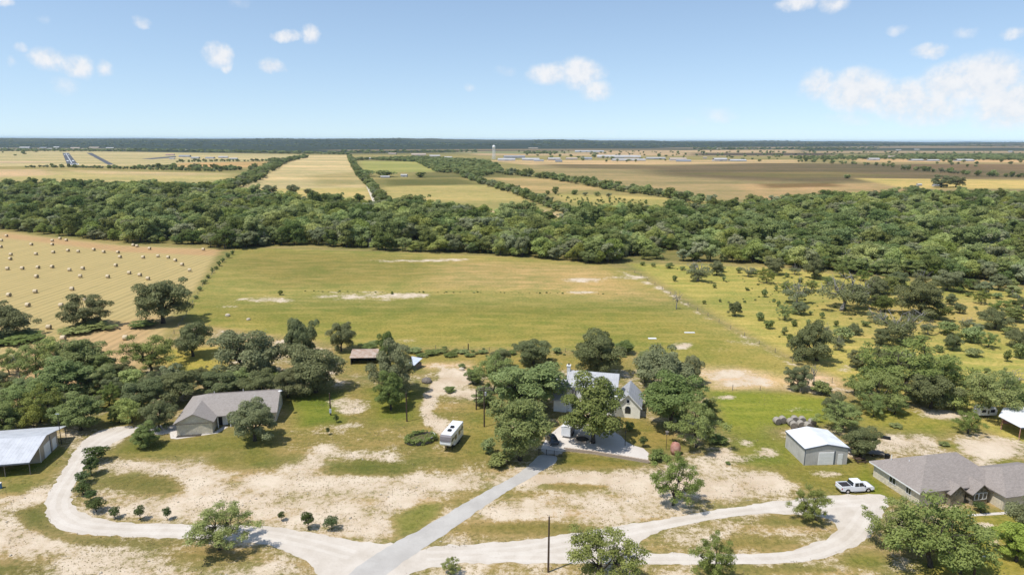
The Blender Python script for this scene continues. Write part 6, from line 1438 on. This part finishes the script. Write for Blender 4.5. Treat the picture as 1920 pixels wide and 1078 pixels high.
# ------------------------------------------------------------------ far buildings
def far_house(px, base, wpx, hpx, label, roof='far_white', wall='far_white', rz=0.0, aspect=.6, pitch=.22, cat='building', name='far_building'):
    x, y = G(px, base); z = depth_of(x, y); w = wpx*z/FOCAL_PX; h = max(2.5, hpx*z/FOCAL_PX*.72); w *= .9; d = max(5, w*aspect)
    e = empty(name, (x, y, 0), rz, label, cat); he = h*(1-pitch)
    m = MB(); m.box(-w/2, w/2, 0, d, 0, he); m.build('wall', M[wall], e)
    m = MB(); gable_roof(m, -w/2-.4, w/2+.4, -.4, d+.4, he+.02, h + d*.12, 'x', 0, 0, .2); m.build('roof', M[roof], e)
    m = MB(); m.box(-w*.12, w*.12, -.15, -.02, 0, he*.75); m.build('door', M['far_grey'], e); return e
FARB = [
 (500, 367, 32, 6, 'pale blue-roofed barn under the rounded far tree', 'sky_blue_metal', 'dark'), (127, 357, 11, 4, 'small pale blue roof in the left woods', 'sky_blue_metal', 'far_white'),
 (700, 299.5, 20, 3.5, 'white farmhouse at the top of the far green field', 'far_white', 'far_white'), (678, 299.5, 9, 3, 'small white shed left of the white farmhouse', 'far_white', 'far_white'), (757, 332, 13, 6, 'small white house between the dark far trees', 'far_white', 'far_white'), (722, 334, 18, 3, 'long white roof under the dark far trees', 'far_white', 'far_white'),
 (1083, 407, 14, 4, 'white roof at the corner of the middle field', 'far_white', 'far_tan'), (1512, 381, 18, 5, 'white roof left of the round tree on the wood edge', 'sky_blue_metal', 'far_white'), (1550, 372, 20, 6, 'white house on the right wood edge', 'far_white', 'far_white'), (1392, 387, 10, 3, 'small bluish roof at the right wood edge', 'sky_blue_metal', 'far_white'),
 (1760, 350, 18, 4, 'white farm roof under the far tree clump', 'sky_blue_metal', 'far_white'), (1725, 349, 8, 3, 'small white farm shed left of the far tree clump', 'far_white', 'far_white'), (1495, 402, 10, 4, 'pale tan roof inside the right wood', 'far_tan', 'far_tan'),
 # airfield hangars
 (318, 292, 16, 3, 'tan hangar roof at the left of the airfield buildings', 'far_red', 'far_white'), (345, 295, 22, 3.5, 'grey hangar in the airfield row', 'far_grey', 'far_white'), (365, 298, 16, 3.5, 'white hangar nearest the brown field', 'far_white', 'far_grey'), (392, 298, 18, 3, 'long pale hangar in the middle of the airfield row', 'far_grey', 'far_white'), (418, 297, 18, 4, 'white arched hangar right of the middle one', 'far_white', 'far_white'), (437, 299.5, 16, 3, 'white hangar at the right end of the airfield row', 'far_white', 'far_white'), (322, 299, 10, 2.5, 'small white hangar on the apron', 'far_white', 'far_white'), (340, 283.5, 20, 2, 'long pale roof in the wood behind the airfield', 'far_white', 'far_white'),
 # town on the left
 (8, 280, 12, 3, 'white roof at the left end of the far town', 'far_white', 'far_white'), (45, 279, 20, 3, 'long white building in the far town at left', 'far_white', 'far_white'), (80, 279, 14, 2.5, 'grey building in the far town at left', 'far_grey', 'far_tan'), (105, 278, 12, 3, 'tall white building in the far town at left', 'far_white', 'far_white'), (95, 281, 22, 2, 'low long building in front of the far town', 'far_white', 'far_tan'), (140, 279, 18, 2, 'pale building right of the tall one in the far town', 'far_tan', 'far_tan'), (175, 278.5, 20, 2, 'tan rooftops at the right end of the left far town', 'far_tan', 'far_tan'), (205, 279, 16, 1.8, 'last pale rooftop of the left far town', 'far_white', 'far_tan'),
 # works around the water tower
 (735, 290, 16, 3, 'tan roof left of the far school', 'far_tan', 'far_tan'), (785, 293, 30, 4.5, 'long tan school-like building left of the wooded block', 'far_tan', 'far_tan'), (815, 295, 22, 4, 'white building next to the long tan one', 'far_white', 'far_tan'), (840, 297, 16, 3, 'white low roof at the wooded block', 'far_white', 'far_white'), (690, 275, 30, 1.6, 'pale quarry building on the far hill', 'far_white', 'far_white'),
 (965, 297, 44, 5, 'dark grey roofed store right of the water tower', 'far_grey', 'far_white'), (950, 302, 36, 4, 'white low building at the foot of the water tower', 'far_white', 'far_white'), (995, 301.5, 36, 4, 'white shop row right of the water tower', 'far_white', 'far_white'), (1010, 303, 20, 3, 'blue-grey roof in front of the shop row', 'far_grey', 'far_white'), (1040, 301, 26, 5, 'pale industrial shed in the middle of the works', 'far_white', 'far_tan'), (1048, 304, 14, 4, 'blue-grey shed in front of the pale industrial one', 'far_grey', 'far_grey'), (1072, 300, 24, 4, 'tan industrial building right of the middle', 'far_tan', 'far_tan'), (1100, 300, 22, 5, 'grey warehouse before the long white ones', 'far_grey', 'far_white'),
 (1160, 297, 90, 4.5, 'longest white warehouse in the far works', 'far_white', 'far_tan'), (1180, 302, 70, 3, 'long low white warehouse in front of the longest', 'far_white', 'far_white'), (1230, 299, 40, 4, 'white warehouse at the right end of the long ones', 'far_white', 'far_white'), (1272, 301.5, 34, 5, 'tan roofed arena building', 'far_tan', 'far_white'), (1282, 303.5, 30, 3, 'dark low shed before the arena building', 'far_grey', 'far_grey'), (1352, 302.5, 28, 6, 'white gabled barn right of the arena', 'far_white', 'far_white'), (1385, 303, 34, 3, 'long white stable beside the white gabled barn', 'far_white', 'far_white'), (1322, 298, 8, 4, 'small house among dark far trees', 'far_tan', 'far_tan'), (1105, 286, 60, 2.5, 'pale greenhouse row behind the works', 'far_white', 'far_white'), (975, 278, 26, 2, 'scattered pale hamlet roofs above the works', 'far_white', 'far_tan'), (1000, 280, 20, 2, 'right part of the pale hamlet above the works', 'far_tan', 'far_tan'),
 (1347, 281, 16, 1.8, 'white roof on the far dark plain', 'far_white', 'far_white'), (1600, 276, 40, 2, 'pale far village under the right skyline', 'far_white', 'far_tan'), (1635, 278, 26, 1.8, 'right part of the pale far village', 'far_white', 'far_tan'), (1545, 275, 14, 1.6, 'single pale roof left of the far village', 'far_white', 'far_white'),
 (1640, 301, 22, 4.5, 'white domed barn roof on the tan field at right', 'far_white', 'far_white'), (1672, 297, 14, 5, 'pale round-roofed silo barn behind the domed one', 'far_tan', 'far_tan'), (1722, 302, 28, 2.5, 'white roof row at the right wood, left part', 'far_white', 'far_white'), (1752, 302.5, 26, 2.5, 'white roof row at the right wood, right part', 'far_white', 'far_white'), (1812, 303, 34, 3.5, 'long white shed at the right far wood', 'far_white', 'far_white'), (1895, 286, 8, 3, 'small white silo house at the far right', 'far_white', 'far_white'), (1685, 283, 10, 2, 'white house in the dark plain at right', 'far_white', 'far_white'), (1720, 282, 12, 2, 'second white house in the dark plain at right', 'far_white', 'far_white'),
]
for i, f_ in enumerate(FARB):
    px, b, w, h, lab, rf, wl = f_
    far_house(px, b, w, h, lab, rf, wl, rz=R(((i*37) % 21) - 10), aspect=.5 if w < 40 else .25)
# ---- water tower
x, y = G(926, 299); z = depth_of(x, y); k = 26*z/FOCAL_PX
wt_ = empty('water_tower', (x, y, 0), 0, 'white legged water tower standing above the far works', 'water tower')
MB().lathe([(1.2, k*.74), (k*.085, k*.79), (k*.105, k*.84), (k*.105, k*.93), (k*.07, k*.98), (.6, k)], 18).build('tank', M['white_paint'], wt_, smooth=True)
for i in range(6):
    t = 2*math.pi*i/6; MB().tube([(k*.125*math.cos(t), k*.125*math.sin(t), 0), (k*.09*math.cos(t), k*.09*math.sin(t), k*.84)], [.5, .4], 6).build('leg', M['white_paint'], wt_)
MB().tube([(0, 0, 0), (0, 0, k*.76)], [.8, .8], 8).build('riser', M['white_paint'], wt_)
for zz in (.28, .56): ring(k*(.125-.04*zz), k*(.125-.04*zz), k*zz-.4, k*zz+.4, .6).build('brace_ring', M['white_paint'], wt_)

# ------------------------------------------------------------------ tufts and stones on the bare ground
def tufts(name, n, x0, x1, y0, y1, hmin, hmax, mat, lo, hi, seed, label, cat, blades=5):
    rg = np.random.RandomState(seed); X = rg.uniform(x0, x1, n*3); Y = rg.uniform(y0, y1, n*3)
    keep = np.abs(X) < Y*.82
    X, Y = X[keep], Y[keep]; C, S, Hh = ground_eval(X, Y)
    cl = fbm(X*.35, Y*.35, 3)
    ok = (S > lo) & (S < hi) & (cl > .47) & (Hh < .5)
    for rp_ in ROADS: ok &= poly_mask(X, Y, rp_, .4) < .3
    X, Y = X[ok][:n], Y[ok][:n]; n = len(X); B = blades
    h = rg.uniform(hmin, hmax, n)*(.6 + cl[ok][:n]); a = rg.uniform(0, 6.28, (n, B)); ln = rg.uniform(.3, .9, (n, B))*h[:, None]
    bx = X[:, None] + np.cos(a)*h[:, None]*.3; by = Y[:, None] + np.sin(a)*h[:, None]*.3
    wd = .16*h[:, None] + .03
    p0 = np.stack([bx - np.sin(a)*wd, by + np.cos(a)*wd, np.zeros_like(a)], -1); p1 = np.stack([bx + np.sin(a)*wd, by - np.cos(a)*wd, np.zeros_like(a)], -1)
    p2 = np.stack([bx + np.cos(a)*ln, by + np.sin(a)*ln, h[:, None]*rg.uniform(.6, 1.1, (n, B))], -1)
    V = np.stack([p0, p1, p2], 2).reshape(-1, 3); F = np.arange(len(V)).reshape(-1, 3)
    me = mesh_np(name, V, None, F, mat); at = me.attributes.new('tint', 'FLOAT', 'POINT'); at.data.foreach_set('value', np.repeat(rg.rand(n), 3*B).astype(np.float32))
    o = link(bpy.data.objects.new(name, me)); return tag(o, label, cat, None, 'stuff')
ROADS = [W(p) for p in ([(256, 798), (170, 813), (118, 885), (83, 950), (115, 995), (300, 1008), (500, 1020), (596, 1065), (605, 1120), (700, 1120), (790, 1020), (640, 1008), (500, 985), (240, 980), (152, 960), (132, 925), (162, 864), (252, 812)],
      [(770, 1035), (960, 1016), (1192, 982), (1440, 940), (1660, 926), (1660, 960), (1572, 984), (1440, 962), (1322, 973), (1196, 1010), (1196, 1036), (1440, 1041), (1560, 1005), (1572, 984), (1660, 960), (1602, 1028), (1440, 1057), (1000, 1055), (800, 1064), (690, 1090)],
      [(1050, 854), (985, 900), (840, 998), (720, 1078), (680, 1115), (610, 1115), (720, 1027), (900, 926), (1002, 862)], [(1012, 850), (1040, 806), (1110, 796), (1178, 832), (1216, 843), (1215, 867), (1057, 844)])]
tufts('weed_tufts', 10000, -85, 85, 80, 150, .04, .11, M['leaf_weed'], .25, .95, 31, 'dry weed tufts dotted over the bare ground', 'weeds')
tufts('grass_tufts', 9000, -110, 120, 80, 175, .05, .13, M['leaf_scrub'], -1, .3, 32, 'green grass tufts in the yards', 'grass')
def stones(n, seed):
    rg = np.random.RandomState(seed); X = rg.uniform(-90, 90, n*4); Y = rg.uniform(80, 150, n*4); k = np.abs(X) < Y*.82; X, Y = X[k], Y[k]
    C, S, Hh = ground_eval(X, Y); ok = (S > .5) & (fbm(X*.2 + 9, Y*.2, 3) > .46)
    for rp_ in ROADS: ok &= poly_mask(X, Y, rp_, .4) < .3
    X, Y = X[ok][:n], Y[ok][:n]; n = len(X); s = rg.uniform(.03, .10, n)*(1 + (rg.rand(n) < .04)*1.6)
    base = np.array([(1, 0, 0), (0, 1, 0), (-1, 0, 0), (0, -1, 0), (0, 0, .8), (0, 0, -.3)])
    f = np.array([(0, 1, 4), (1, 2, 4), (2, 3, 4), (3, 0, 4), (1, 0, 5), (2, 1, 5), (3, 2, 5), (0, 3, 5)])
    V = base[None]*(s[:, None, None])*rg.uniform(.6, 1.4, (n, 6, 3)); V[:, :, 0] += X[:, None]; V[:, :, 1] += Y[:, None]; V[:, :, 2] += .02
    F = (f[None] + 6*np.arange(n)[:, None, None]).reshape(-1, 3)
    o = link(bpy.data.objects.new('loose_stones', mesh_np('loose_stones', V.reshape(-1, 3), None, F, M['stone_pale']))); return tag(o, 'small pale stones strewn over the bare ground', 'stones', None, 'stuff')
stones(5000, 33)

# ------------------------------------------------------------------ air
def haze_box(density, color):
    m, nt, out = new_mat('haze'); v = NN(nt, 'ShaderNodeVolumePrincipled'); v.inputs['Color'].default_value = (*color, 1); v.inputs['Density'].default_value = density; v.inputs['Anisotropy'].default_value = 0.1
    nt.links.new(v.outputs[0], out.inputs['Volume'])
    b = MB(); b.box(-27000, 27000, -9500, 27000, -1.5, 84.0); o = b.build('haze', m); return tag(o, 'thin bluish summer haze over the plain', None, None, 'stuff')
HAZE = True
if HAZE: haze_box(3.4e-5, (.56, .76, 1.0))
